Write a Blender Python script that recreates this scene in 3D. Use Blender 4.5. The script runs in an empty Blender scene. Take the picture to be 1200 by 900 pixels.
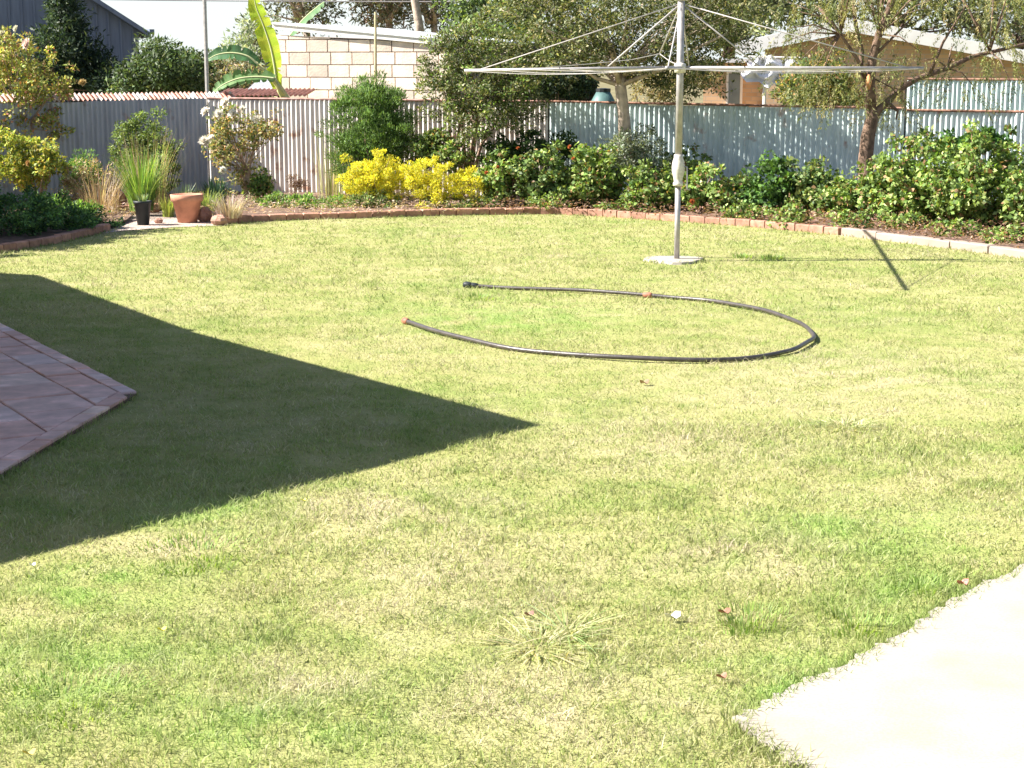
import bpy, math, random
import numpy as np
from mathutils import Vector
random.seed(7); rng = np.random.default_rng(7)
SC = bpy.context.scene
COL = SC.collection

# ------------------------------------------------------------ camera, sky, sun, exposure
EYE = 2.0; F = 2000.0
PITCH = math.atan(372 / F)
cp, sp = math.cos(PITCH), math.sin(PITCH)
cam = bpy.data.cameras.new("camera"); cam.lens = 60.0; cam.sensor_width = 36.0
cam.clip_start = 0.05; cam.clip_end = 2000
camo = bpy.data.objects.new("camera", cam); COL.objects.link(camo)
camo.location = (0, 0, EYE); camo.rotation_euler = (math.pi / 2 - PITCH, 0, 0)
SC.camera = camo
SUN_EL = math.radians(41.8); SUN_AZ = math.radians(2.5)   # from the left, slightly behind the camera
w = bpy.data.worlds.new("World"); SC.world = w; w.use_nodes = True
nt = w.node_tree
sky = nt.nodes.new("ShaderNodeTexSky"); sky.sky_type = 'NISHITA'; sky.sun_disc = False
sky.sun_elevation = SUN_EL; sky.sun_rotation = math.radians(-92.5)
sky.air_density = 1.0; sky.dust_density = 1.0; sky.ozone_density = 1.0
bg = nt.nodes["Background"]; bg.inputs[1].default_value = 0.058; sky.air_density = .85
# thin bright haze towards the whole horizon
tc_ = nt.nodes.new("ShaderNodeTexCoord"); sx_ = nt.nodes.new("ShaderNodeSeparateXYZ"); nt.links.new(tc_.outputs['Generated'], sx_.inputs[0])
m1_ = nt.nodes.new("ShaderNodeMath"); m1_.operation = 'MULTIPLY'; m1_.inputs[1].default_value = -7.0; nt.links.new(sx_.outputs['Z'], m1_.inputs[0])
m2_ = nt.nodes.new("ShaderNodeMath"); m2_.operation = 'EXPONENT'; nt.links.new(m1_.outputs[0], m2_.inputs[0])
m3_ = nt.nodes.new("ShaderNodeMath"); m3_.operation = 'MULTIPLY'; m3_.use_clamp = True; m3_.inputs[1].default_value = .75; nt.links.new(m2_.outputs[0], m3_.inputs[0])
mx_ = nt.nodes.new("ShaderNodeMix"); mx_.data_type = 'RGBA'; nt.links.new(m3_.outputs[0], mx_.inputs[0]); nt.links.new(sky.outputs[0], mx_.inputs[6]); mx_.inputs[7].default_value = (6.3, 6.8, 7.0, 1)
nt.links.new(mx_.outputs[2], bg.inputs[0])
sl = bpy.data.lights.new("sun", 'SUN'); sl.energy = 5.0; sl.angle = math.radians(0.5); sl.color = (1.0, 0.95, 0.86)
so = bpy.data.objects.new("sun", sl); COL.objects.link(so)
so.location = (-20, 10, 20); so.rotation_euler = (0, -(math.pi / 2 - SUN_EL), SUN_AZ)
SC.view_settings.view_transform = 'Standard'; SC.view_settings.look = 'None'
SC.view_settings.exposure = 1.66; SC.view_settings.gamma = 1.0
SC.render.engine = 'CYCLES'
SC.cycles.max_bounces = 6; SC.cycles.transparent_max_bounces = 8

# ------------------------------------------------------------ helpers
def slope(v):
    return (-F * sp + (450 - v) * cp) / (F * cp + (450 - v) * sp)
def At(u, v, Y):
    """photo pixel (1200x900) -> world point on the plane y = Y"""
    k = Y / (F * cp + (450 - v) * sp)
    return Vector(((u - 600) * k, Y, EYE + Y * slope(v)))
def G(u, v, z=0.0):
    Y = (z - EYE) / slope(v)
    p = At(u, v, Y); return Vector((p.x, p.y, z))
def lerp(a, b, t): return a + (b - a) * t

def set_props(o, label=None, cat=None, group=None, kind=None):
    if label: o["label"] = label
    if cat: o["category"] = cat
    if group: o["group"] = group
    if kind: o["kind"] = kind
    return o
def empty(name, loc, label, cat, group=None, rz=0):
    o = bpy.data.objects.new(name, None); COL.objects.link(o)
    o.location = loc; o.rotation_euler = (0, 0, rz); o.empty_display_size = 0.2
    return set_props(o, label, cat, group)
def link_mesh(name, me, mat, parent=None, loc=None):
    o = bpy.data.objects.new(name, me); COL.objects.link(o)
    if mat is not None and not me.materials: me.materials.append(mat)
    if parent is not None:
        o.parent = parent
        # builders work in world coordinates: undo the parent's placement
        o.matrix_parent_inverse = parent_matrix(parent).inverted()
    if loc is not None: o.location = loc
    return o
def parent_matrix(p):
    from mathutils import Matrix, Euler
    m = Matrix.LocRotScale(p.location, p.rotation_euler, p.scale)
    if p.parent: m = parent_matrix(p.parent) @ p.matrix_parent_inverse @ m
    return m

class MB:
    def __init__(s): s.v = []; s.f = []
    def add(s, vs, fs):
        n = len(s.v); s.v += [tuple(x) for x in vs]; s.f += [tuple(i + n for i in f) for f in fs]
    def box(s, c, sz, rz=0, ry=0):
        hx, hy, hz = sz[0] / 2, sz[1] / 2, sz[2] / 2
        ca, sa = math.cos(rz), math.sin(rz); cb, sb = math.cos(ry), math.sin(ry)
        vs = []
        for x in (-hx, hx):
            for y in (-hy, hy):
                for z in (-hz, hz):
                    X, Z = x * cb + z * sb, -x * sb + z * cb
                    vs.append((c[0] + X * ca - y * sa, c[1] + X * sa + y * ca, c[2] + Z))
        s.add(vs, [(0, 1, 3, 2), (4, 6, 7, 5), (0, 4, 5, 1), (2, 3, 7, 6), (0, 2, 6, 4), (1, 5, 7, 3)])
    def chamfer_box(s, c, sz, rz=0, b=0.01):
        """box with bevelled top edges"""
        hx, hy, hz = sz[0] / 2, sz[1] / 2, sz[2] / 2
        ca, sa = math.cos(rz), math.sin(rz)
        def ring(x, y, z): return [(c[0] + X * ca - Y * sa, c[1] + X * sa + Y * ca, c[2] + z) for X, Y in ((-x, -y), (x, -y), (x, y), (-x, y))]
        vs = ring(hx, hy, -hz) + ring(hx, hy, hz - b) + ring(hx - b, hy - b, hz)
        fs = [(3, 2, 1, 0), (8, 9, 10, 11)]
        for r in (0, 4):
            for i in range(4): fs.append((r + i, r + (i + 1) % 4, r + 4 + (i + 1) % 4, r + 4 + i))
        s.add(vs, fs)
    def tube(s, pts, rad, n=8, cap=True):
        pts = [Vector(p) for p in pts]
        if not hasattr(rad, '__len__'): rad = [rad] * len(pts)
        vs = []; ref = None
        for i, p in enumerate(pts):
            t = (pts[min(i + 1, len(pts) - 1)] - pts[max(i - 1, 0)]).normalized()
            if ref is None: ref = Vector((1, 0, 0)) if abs(t.x) < 0.8 else Vector((0, 1, 0))
            a = (ref - t * ref.dot(t)).normalized(); b = t.cross(a); ref = a
            for k in range(n):
                q = 2 * math.pi * k / n
                vs.append(p + (a * math.cos(q) + b * math.sin(q)) * rad[i])
        fs = []
        for i in range(len(pts) - 1):
            for k in range(n):
                fs.append((i * n + k, i * n + (k + 1) % n, (i + 1) * n + (k + 1) % n, (i + 1) * n + k))
        if cap:
            fs.append(tuple(range(n - 1, -1, -1))); m = (len(pts) - 1) * n; fs.append(tuple(range(m, m + n)))
        s.add(vs, fs)
    def lathe(s, c, prof, n=20):
        vs = []; fs = []
        for r, z in prof:
            for k in range(n):
                q = 2 * math.pi * k / n; vs.append((c[0] + r * math.cos(q), c[1] + r * math.sin(q), c[2] + z))
        for i in range(len(prof) - 1):
            for k in range(n): fs.append((i * n + k, i * n + (k + 1) % n, (i + 1) * n + (k + 1) % n, (i + 1) * n + k))
        fs.append(tuple(range(n - 1, -1, -1))); m = (len(prof) - 1) * n; fs.append(tuple(range(m, m + n)))
        s.add(vs, fs)
    def prism(s, poly, z0, z1, b=0.0):
        n = len(poly)
        c = (sum(p[0] for p in poly) / n, sum(p[1] for p in poly) / n)
        vs = [(p[0], p[1], z0) for p in poly] + [(p[0], p[1], z1 - b) for p in poly]
        fs = [tuple(range(n - 1, -1, -1))]
        for i in range(n): fs.append((i, (i + 1) % n, n + (i + 1) % n, n + i))
        if b > 0:
            for p in poly:
                d = Vector((c[0] - p[0], c[1] - p[1])); d.normalize(); vs.append((p[0] + d.x * b * 1.4, p[1] + d.y * b * 1.4, z1))
            for i in range(n): fs.append((n + i, n + (i + 1) % n, 2 * n + (i + 1) % n, 2 * n + i))
            fs.append(tuple(range(2 * n, 3 * n)))
        else: fs.append(tuple(range(n, 2 * n)))
        s.add(vs, fs)
    def mesh(s, name, smooth=False):
        me = bpy.data.meshes.new(name); me.from_pydata(s.v, [], s.f)
        if smooth: me.polygons.foreach_set('use_smooth', [True] * len(me.polygons))
        me.update(); return me
    def build(s, name, mat, parent=None, smooth=False):
        return link_mesh(name, s.mesh(name, smooth), mat, parent)

def np_mesh(name, V, Fq, C=None, smooth=False):
    """V (n,3), Fq list of (m,k) index arrays; C (n,3) point colours"""
    me = bpy.data.meshes.new(name)
    me.vertices.add(len(V)); me.vertices.foreach_set('co', np.ascontiguousarray(V, dtype=np.float32).ravel())
    loops = np.concatenate([f.ravel() for f in Fq]).astype(np.int32)
    sizes = np.concatenate([np.full(len(f), f.shape[1]) for f in Fq]).astype(np.int32)
    starts = np.concatenate([[0], np.cumsum(sizes)[:-1]]).astype(np.int32)
    me.loops.add(len(loops)); me.loops.foreach_set('vertex_index', loops)
    me.polygons.add(len(sizes)); me.polygons.foreach_set('loop_start', starts)
    me.polygons.foreach_set('loop_total', sizes)
    if smooth: me.polygons.foreach_set('use_smooth', np.ones(len(sizes), dtype=bool))
    if C is not None:
        a = me.color_attributes.new('Col', 'FLOAT_COLOR', 'POINT')
        cc = np.ones((len(V), 4), dtype=np.float32); cc[:, :3] = C; a.data.foreach_set('color', cc.ravel())
    me.update(calc_edges=True); me.validate(); return me

def unit(a): return a / (np.linalg.norm(a, axis=1, keepdims=True) + 1e-9)
def leaf_mesh(name, P, D, N, L, W, C, fold=0.15, tipdroop=0.1):
    n = len(P); D = unit(D); S = unit(np.cross(D, N)); N = np.cross(S, D)
    L = L[:, None]; W = W[:, None]
    b = P; m = P + D * L * .45; t = P + D * L - N * L * tipdroop
    l = m + S * W * .5 + N * W * fold; r = m - S * W * .5 + N * W * fold
    V = np.stack([b, r, t, l], 1).reshape(-1, 3)
    I = np.arange(n)[:, None] * 4 + np.array([0, 1, 2, 3])
    CC = np.repeat(C, 4, axis=0)
    return np_mesh(name, V, [I], CC)
def palette(cols, n, jit=0.18):
    ws = np.array([c[3] if len(c) > 3 else 1.0 for c in cols], dtype=float); ws /= ws.sum()
    cc = 1.18 * np.array([c[:3] for c in cols])[rng.choice(len(cols), n, p=ws)]
    return np.clip(cc * (1 + rng.normal(0, jit, (n, 1))) * (1 + rng.normal(0, .05, (n, 3))), .003, .95)

# ------------------------------------------------------------ materials
def new_mat(name, rough=0.8, spec=0.3):
    m = bpy.data.materials.new(name); m.use_nodes = True
    p = m.node_tree.nodes["Principled BSDF"]; p.inputs['Roughness'].default_value = rough
    p.inputs['Specular IOR Level'].default_value = spec
    return m, m.node_tree, p
def noise(t, scale, detail=4, vec=None, rough=.55):
    n = t.nodes.new("ShaderNodeTexNoise"); n.inputs['Scale'].default_value = scale
    n.inputs['Detail'].default_value = detail; n.inputs['Roughness'].default_value = rough
    if vec is None:
        g = t.nodes.new("ShaderNodeNewGeometry"); vec = g.outputs['Position']
    t.links.new(vec, n.inputs['Vector']); return n.outputs['Fac']
def ramp(t, fac, stops):
    r = t.nodes.new("ShaderNodeValToRGB"); e = r.color_ramp.elements
    while len(e) > 1: e.remove(e[-1])
    e[0].position = stops[0][0]; e[0].color = (*stops[0][1], 1)
    for p, c in stops[1:]:
        x = e.new(p); x.color = (*c, 1)
    t.links.new(fac, r.inputs[0]); return r.outputs[0]
def mixc(t, fac, a, b, mode='MIX'):
    m = t.nodes.new("ShaderNodeMix"); m.data_type = 'RGBA'; m.blend_type = mode
    for sock, val in ((m.inputs[0], fac), (m.inputs[6], a), (m.inputs[7], b)):
        if hasattr(val, 'is_output'): t.links.new(val, sock)
        elif isinstance(val, (int, float)): sock.default_value = val
        else: sock.default_value = (*val, 1)
    return m.outputs[2]
def bump(t, p, h, strength=.4, dist=.01):
    b = t.nodes.new("ShaderNodeBump"); b.inputs['Strength'].default_value = strength; b.inputs['Distance'].default_value = dist
    t.links.new(h, b.inputs['Height']); t.links.new(b.outputs[0], p.inputs['Normal'])
def simple(name, col, rough=.8, var=.25, scale=8, metal=0, bmp=.2, spec=.3, rnd=0.0):
    m, t, p = new_mat(name, rough, spec)
    f = noise(t, scale)
    a = tuple(c * (1 - var) for c in col); b = tuple(min(1, c * (1 + var)) for c in col)
    out = ramp(t, f, [(.3, a), (.7, b)])
    if rnd:
        oi = t.nodes.new("ShaderNodeObjectInfo")
        out = mixc(t, rnd, out, ramp(t, oi.outputs['Random'], [(0, (.25, .25, .25)), (1, (1.6, 1.6, 1.6))]), 'MULTIPLY')
    t.links.new(out, p.inputs['Base Color']); p.inputs['Metallic'].default_value = metal
    if bmp: bump(t, p, noise(t, scale * 6), bmp, .01)
    return m
def leaf_mat(name, trans=.35, rough=.55, spec=.3, tint=(1.25, 1.25, .55)):
    m, t, p = new_mat(name, rough, spec)
    a = t.nodes.new("ShaderNodeAttribute"); a.attribute_name = 'Col'
    t.links.new(a.outputs['Color'], p.inputs['Base Color'])
    tr = t.nodes.new("ShaderNodeBsdfTranslucent")
    g = mixc(t, 1.0, a.outputs['Color'], tint, 'MULTIPLY'); t.links.new(g, tr.inputs[0])
    ms = t.nodes.new("ShaderNodeMixShader"); ms.inputs[0].default_value = trans
    t.links.new(p.outputs[0], ms.inputs[1]); t.links.new(tr.outputs[0], ms.inputs[2])
    t.links.new(ms.outputs[0], t.nodes["Material Output"].inputs[0])
    return m
LEAF = leaf_mat("leaf"); LEAF_G = leaf_mat("leaf_glossy", .3, .55, .3)
PETAL = leaf_mat("petal", .3, .8, .1, (1, 1, 1))

GREEN_SPOTS = [tuple(G(*q)[:2]) + (r,) for q, r in (((60, 790), .75), ((330, 840), .55), ((120, 690), .5), ((940, 800), .45), ((1080, 700), .5), ((250, 600), .5), ((600, 375), 1.4), ((1010, 620), .7))]
STRAW_SPOTS = [tuple(G(*q)[:2]) + (r,) for q, r in (((560, 680), .8), ((350, 800), .35), ((450, 600), .7), ((640, 830), .6), ((860, 650), .6), ((1000, 440), 1.6), ((760, 520), 1.0), ((190, 640), .3))]
def lawn_colour(t):
    """patchy lawn colour shared by soil sheet and blades: greener and drier areas"""
    f1 = noise(t, .55, 3); f2 = noise(t, 3.2, 4); f3 = noise(t, 14, 3)
    big = ramp(t, f1, [(.36, (.25, .30, .11)), (.5, (.325, .325, .15)), (.62, (.38, .36, .20))])
    fine = ramp(t, f2, [(.33, (.23, .29, .10)), (.5, (.33, .335, .155)), (.68, (.43, .40, .245))])
    # a greener clover patch in the near left, straw patches near the middle
    g = t.nodes.new("ShaderNodeNewGeometry")
    def spot(cx, cy, r):
        vm = t.nodes.new("ShaderNodeVectorMath"); vm.operation = 'DISTANCE'; t.links.new(g.outputs['Position'], vm.inputs[0]); vm.inputs[1].default_value = (cx, cy, 0)
        mr = t.nodes.new("ShaderNodeMapRange"); mr.inputs[1].default_value = r; mr.inputs[2].default_value = r * .25; t.links.new(vm.outputs['Value'], mr.inputs[0])
        mm = t.nodes.new("ShaderNodeMath"); mm.operation = 'MULTIPLY'; t.links.new(mr.outputs[0], mm.inputs[0]); t.links.new(ramp(t, noise(t, 4, 4), [(.35, (0, 0, 0)), (.6, (1, 1, 1))]), mm.inputs[1]); return mm.outputs[0]
    c = mixc(t, .55, big, fine)
    for cx, cy, r in GREEN_SPOTS: c = mixc(t, spot(cx, cy, r), c, (.25, .335, .11))
    for cx, cy, r in STRAW_SPOTS: c = mixc(t, spot(cx, cy, r), c, (.41, .375, .24))
    return mixc(t, .5, c, ramp(t, f3, [(.3, (.78, .82, .75)), (.6, (1.08, 1.08, 1.08)), (.75, (1.25, 1.2, 1.15))]), 'MULTIPLY')
m, t, p = new_mat("lawn_soil", .95, .1)
t.links.new(mixc(t, 1.0, lawn_colour(t), (.92, .90, .76), 'MULTIPLY'), p.inputs['Base Color'])
bump(t, p, noise(t, 60, 5), .8, .02); M_LAWN = m
m, t, p = new_mat("grass_blade", .6, .25)
a = t.nodes.new("ShaderNodeAttribute"); a.attribute_name = 'Col'
c = mixc(t, 1.0, mixc(t, 1.0, lawn_colour(t), (1.08, 1.11, 1.0), 'MULTIPLY'), a.outputs['Color'], 'MULTIPLY')
t.links.new(c, p.inputs['Base Color'])
tr = t.nodes.new("ShaderNodeBsdfTranslucent"); t.links.new(c, tr.inputs[0])
ms = t.nodes.new("ShaderNodeMixShader"); ms.inputs[0].default_value = .42
t.links.new(p.outputs[0], ms.inputs[1]); t.links.new(tr.outputs[0], ms.inputs[2])
t.links.new(ms.outputs[0], t.nodes["Material Output"].inputs[0]); M_BLADE = m

M_SOIL = simple("bed_soil", (.15, .095, .07), .95, .5, 6, bmp=.8)
m, t, p = new_mat("gravel_path", .95, .1)
t.links.new(ramp(t, noise(t, 40, 4), [(.3, (.30, .21, .17)), (.5, (.52, .42, .36)), (.7, (.68, .58, .52))]), p.inputs['Base Color'])
bump(t, p, noise(t, 60, 3), 1.0, .03); M_GRAVEL = m
m, t, p = new_mat("concrete", .85, .25)
c = ramp(t, noise(t, 2.2, 5), [(.3, (.30, .26, .215)), (.55, (.38, .345, .295)), (.8, (.34, .30, .25))])
c = mixc(t, ramp(t, noise(t, 90, 2), [(.45, (0, 0, 0)), (.62, (.22, .22, .22))]), c, (.22, .185, .15))
t.links.new(c, p.inputs['Base Color']); bump(t, p, noise(t, 120, 4), .25, .004); M_CONC = m
M_BRICK = simple("edging_brick", (.40, .215, .155), .9, .3, 12, rnd=.35, bmp=.5)
M_BRICK_PALE = simple("pale_edging", (.33, .265, .225), .9, .10, 5, rnd=.15, bmp=.2)
m, t, p = new_mat("paver", .55, .4)
oi = t.nodes.new("ShaderNodeObjectInfo")
c = ramp(t, oi.outputs['Random'], [(0, (.52, .27, .21)), (.25, (.58, .38, .33)), (.5, (.62, .31, .22)), (.75, (.54, .38, .36)), (1, (.66, .44, .34))])
c = mixc(t, .7, c, ramp(t, noise(t, 7, 5), [(.28, (.75, .72, .72)), (.5, (1.1, 1.08, 1.08)), (.66, (1.5, 1.5, 1.55)), (.75, (2.0, 2.0, 2.1))]), 'MULTIPLY')
t.links.new(c, p.inputs['Base Color']); bump(t, p, noise(t, 35, 5), .4, .006); M_PAVER = m

def corrugated_mat(name, base, dark, rust, rust_amt, rough=.55, metal=.0):
    m, t, p = new_mat(name, rough, .4)
    g = t.nodes.new("ShaderNodeNewGeometry")
    mp = t.nodes.new("ShaderNodeMapping"); mp.inputs['Scale'].default_value = (6, 6, .7); t.links.new(g.outputs['Position'], mp.inputs[0])
    streak = noise(t, 1.6, 4, mp.outputs[0])
    c = ramp(t, streak, [(.3, dark), (.6, base), (.8, tuple(min(1, x * 1.12) for x in base))])
    oi = t.nodes.new("ShaderNodeObjectInfo")
    c = mixc(t, .35, c, ramp(t, oi.outputs['Random'], [(0, (.7, .7, .7)), (1, (1.2, 1.2, 1.2))]), 'MULTIPLY')
    r = ramp(t, noise(t, 4.5, 6), [(1 - rust_amt - .08, (0, 0, 0)), (1 - rust_amt + .05, (1, 1, 1))])
    c = mixc(t, r, c, rust)
    t.links.new(c, p.inputs['Base Color']); p.inputs['Metallic'].default_value = metal
    bump(t, p, noise(t, 30), .1, .004); return m
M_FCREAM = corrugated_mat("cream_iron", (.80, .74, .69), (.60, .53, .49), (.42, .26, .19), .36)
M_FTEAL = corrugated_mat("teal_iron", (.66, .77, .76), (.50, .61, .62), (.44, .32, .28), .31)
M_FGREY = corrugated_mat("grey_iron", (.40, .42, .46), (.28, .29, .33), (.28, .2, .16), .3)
M_ROOFI = corrugated_mat("roof_iron", (.62, .58, .55), (.42, .34, .30), (.36, .14, .09), .5)
M_ZINC = corrugated_mat("zinc_roof", (.62, .64, .67), (.5, .52, .56), (.45, .38, .34), .28)
M_RUST = simple("rusty_rail", (.33, .18, .13), .85, .5, 10, bmp=.5)
M_SHEDBLUE = corrugated_mat("blue_grey_cladding", (.17, .20, .27), (.13, .15, .21), (.15, .13, .14), .28)
M_STEEL = simple("galvanised_pole", (.40, .375, .37), .5, .2, 14, metal=.35, bmp=.1, spec=.5)
M_WIRE = simple("washing_line", (.42, .39, .38), .6, .15, 20, bmp=0)
M_CAST = simple("cast_housing", (.62, .58, .52), .6, .25, 25, bmp=.3)
M_HOSE = simple("black_pipe", (.060, .050, .048), .38, .4, 14, bmp=.2, spec=.6)
M_BRASS = simple("reddish_fitting", (.33, .14, .09), .6, .3, 20)
M_TERRA = simple("terracotta", (.50, .24, .16), .85, .2, 9, bmp=.3)
M_BLACKPOT = simple("black_plastic", (.022, .027, .03), .5, .3, 9, bmp=.1)
M_ROCK = simple("reddish_rock", (.42, .24, .18), .9, .35, 9, bmp=.8)
M_BARK = simple("brown_bark", (.19, .125, .09), .95, .45, 14, bmp=1.0)
M_BARKP = simple("pale_bark", (.46, .37, .30), .9, .35, 10, bmp=.8)
M_BARKD = simple("dark_bark", (.13, .085, .07), .95, .45, 14, bmp=1.0)
M_TWIG = simple("dry_twig", (.34, .24, .18), .9, .35, 20, bmp=.2)
M_BLOCK = simple("concrete_block", (.74, .62, .53), .95, .12, 5, bmp=.5, rnd=.35)
M_MORTAR = simple("block_mortar", (.50, .40, .34), .95, .15, 8)
M_WHITE = simple("white_paint", (.78, .75, .72), .6, .08, 3, bmp=.05)
M_DARKW = simple("dark_timber", (.05, .04, .035), .9, .4, 6)
M_TEALT = simple("teal_tank", (.085, .16, .155), .5, .25, 5)
M_POST = simple("weathered_post", (.52, .44, .26), .8, .25, 9)
M_CLOTH = simple("white_cloth", (.82, .80, .84), .9, .06, 6, bmp=.1)
M_GLASS = simple("window_glass", (.16, .19, .2), .15, .2, 3, bmp=0, spec=.8)
m, t, p = new_mat("house_brick", .9, .2)
bt = t.nodes.new("ShaderNodeTexBrick"); g = t.nodes.new("ShaderNodeTexCoord")
mp = t.nodes.new("ShaderNodeMapping"); mp.inputs['Rotation'].default_value = (math.radians(90), 0, 0)
t.links.new(g.outputs['Object'], mp.inputs[0]); t.links.new(mp.outputs[0], bt.inputs['Vector'])
bt.inputs['Scale'].default_value = 1; bt.inputs['Brick Width'].default_value = .24; bt.inputs['Row Height'].default_value = .086
bt.inputs['Mortar Size'].default_value = .008
bt.inputs['Color1'].default_value = (.50, .32, .19, 1); bt.inputs['Color2'].default_value = (.60, .41, .26, 1); bt.inputs['Mortar'].default_value = (.45, .36, .28, 1)
t.links.new(bt.outputs[0], p.inputs['Base Color']); M_HBRICK = m

# ------------------------------------------------------------ ground
def inside(P, poly):
    x, y = P[:, 0], P[:, 1]; r = np.zeros(len(P), bool); n = len(poly)
    for i in range(n):
        x1, y1 = poly[i][0], poly[i][1]; x2, y2 = poly[(i + 1) % n][0], poly[(i + 1) % n][1]
        if y1 == y2: continue
        c = ((y1 > y) != (y2 > y)) & (x < (x2 - x1) * (y - y1) / (y2 - y1) + x1); r ^= c
    return r
def sheet(name, poly, z, mat, kind='structure'):
    b = MB(); n = len(poly); b.add([(p[0], p[1], z) for p in poly], [tuple(range(n))])
    o = b.build(name, mat); o['kind'] = kind; return o
M_FARG = simple("far_ground", (.16, .14, .07), .95, .4, .3)
g_ = MB(); g_.add([(-900, -300, -.02), (900, -300, -.02), (900, 1500, -.02), (-900, 1500, -.02)], [(0, 1, 2, 3)])
o = g_.build("ground", M_FARG); o['kind'] = 'structure'
LAWN = [(-14, -4), (14, -4), (14, 30), (-14, 30)]
sheet("lawn_ground", LAWN, 0.0, M_LAWN)

C0 = At(243, 115, 27.2); C0.z = 0
RR = At(1210, 130, 24.4); RR.z = 0
AE = At(50, 118, 25.3); AE.z = 0
def bfence(u):
    d = RR - C0; lo, hi = 0.0, 1.3
    for _ in range(40):
        mid = (lo + hi) / 2; q = C0 + d * mid
        uu = 600 + q.x * (F * cp) / q.y
        if uu < u: lo = mid
        else: hi = mid
    return C0 + d * lo
edge_left = [(-260, 322), (-60, 302), (0, 297), (60, 287), (100, 278), (137, 269)]
edge_brick = [(262, 263), (300, 260), (360, 257.5), (420, 256), (480, 254), (560, 252), (645, 251), (700, 253.5), (780, 259), (860, 264.5), (930, 270.5), (985, 276)]
edge_pale = [(985, 276), (1060, 285), (1130, 294), (1200, 303.5), (1290, 316), (1420, 336)]
gl = [G(*q) for q in edge_left]; gb = [G(*q) for q in edge_brick]; gp = [G(*q) for q in edge_pale]
BED = [tuple(q[:2]) for q in gl] + [(G(150, 262)).to_tuple()[:2]] + [G(150, 250).to_tuple()[:2], G(255, 247).to_tuple()[:2]] + [tuple(q[:2]) for q in gb] + [tuple(q[:2]) for q in gp[1:]] + [(12.5, 17), (12.5, 27.5), (RR.x, RR.y + .1), (C0.x, C0.y + .1), (AE.x - .1, AE.y), (-9.4, 23.2), (-9.4, 14)]
# bed soil: a bumpy sheet cut to the bed outline
def bumpy(name, poly, z, amp, mat, step=.22):
    P = np.array([q[:2] for q in poly]); x0, y0 = P.min(0); x1, y1 = P.max(0)
    xs = np.arange(x0, x1 + step, step); ys = np.arange(y0, y1 + step, step)
    X, Y = np.meshgrid(xs, ys); pts = np.stack([X.ravel(), Y.ravel()], 1)
    Z = z + amp * (np.sin(pts[:, 0] * 3.1 + 1) * np.sin(pts[:, 1] * 2.7) + .6 * np.sin(pts[:, 0] * 7.3) * np.cos(pts[:, 1] * 6.1)) + rng.normal(0, amp * .3, len(pts))
    V = np.column_stack([pts, Z]); nx = len(xs)
    I = (np.arange(len(ys) - 1)[:, None] * nx + np.arange(nx - 1)).ravel()
    Q = np.stack([I, I + 1, I + nx + 1, I + nx], 1)
    keep = inside(V[Q].mean(1)[:, :2], poly); Q = Q[keep]
    o = link_mesh(name, np_mesh(name, V, [Q], smooth=True), mat); o['kind'] = 'structure'; return o
nfront = len(gl) + 3 + len(gb) + len(gp) - 1
SOIL = [(q[0] - (.10 if i < len(gl) else 0), q[1] + (.13 if i < nfront else 0)) for i, q in enumerate(BED)]
bumpy("garden_bed", SOIL, .06, .014, M_SOIL, .11)
GRAV = [G(120, 274), G(150, 270.5), G(200, 267), G(268, 264.5), G(262, 249), G(205, 244), G(130, 249)]
sheet("gravel_path", [tuple(q[:2]) for q in GRAV], .006, M_GRAVEL)

# concrete slab in the near right corner (ragged, grass-eaten edge)
slab_px = [(1300, 628), (1200, 676), (1165, 690), (1120, 716), (1082, 742), (1040, 764), (1000, 790), (958, 806), (915, 828), (876, 849), (905, 872), (935, 890), (975, 915), (1040, 960)]
SLAB = []
for i in range(len(slab_px) - 1):
    a_, c_ = G(*slab_px[i]), G(*slab_px[i + 1])
    for k in range(7):
        q = lerp(a_, c_, k / 7); SLAB.append((q.x - .05 + random.gauss(0, .010), q.y + random.gauss(0, .014)))
SLAB.append(tuple(G(*slab_px[-1])[:2])); NEDGE = len(SLAB)
SLAB = SLAB + [(2.2, 1.5), (14, 1.5), (14, G(1300, 628).y + .6)]
from mathutils.geometry import tessellate_polygon
b = MB(); tri = tessellate_polygon([[Vector((x, y, 0)) for x, y in SLAB]]); nS = len(SLAB)
def up(t_):
    a_, c_, d_ = (Vector(SLAB[i]) for i in t_); return t_ if (c_ - a_).cross(d_ - a_) > 0 else t_[::-1]
b.add([(x, y, .022) for x, y in SLAB] + [(x, y, -.05) for x, y in SLAB], [up(tuple(t_)) for t_ in tri] + [(i, (i + 1) % nS, (i + 1) % nS + nS, i + nS) for i in range(nS)])
o = b.build("concrete_path", M_CONC); o['kind'] = 'structure'

# patio of pavers on the left
def clip(poly, px, py, nx, ny):
    out = []
    for i in range(len(poly)):
        a, c = poly[i], poly[(i + 1) % len(poly)]
        da = (a[0] - px) * nx + (a[1] - py) * ny; dc = (c[0] - px) * nx + (c[1] - py) * ny
        if da >= 0: out.append(a)
        if da * dc < 0:
            s_ = da / (da - dc); out.append((a[0] + (c[0] - a[0]) * s_, a[1] + (c[1] - a[1]) * s_))
    return out
pc = G(160, 465); pa = G(0, 384); pb = G(0, 561)
U = Vector((pa - pc).to_tuple()[:2] + (0,)).normalized(); Vv = Vector((-U.y, U.x, 0))  # U away along upper edge
if Vv.x > 0: Vv = -Vv
W2 = Vector((pb - pc).to_tuple()[:2] + (0,)).normalized()
n2 = Vector((W2.y, -W2.x, 0));
if n2.dot(U) < 0: n2 = -n2
pavo = bpy.data.objects.new("patio_paving", None); COL.objects.link(pavo); pavo['kind'] = 'structure'
b = MB()
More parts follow.
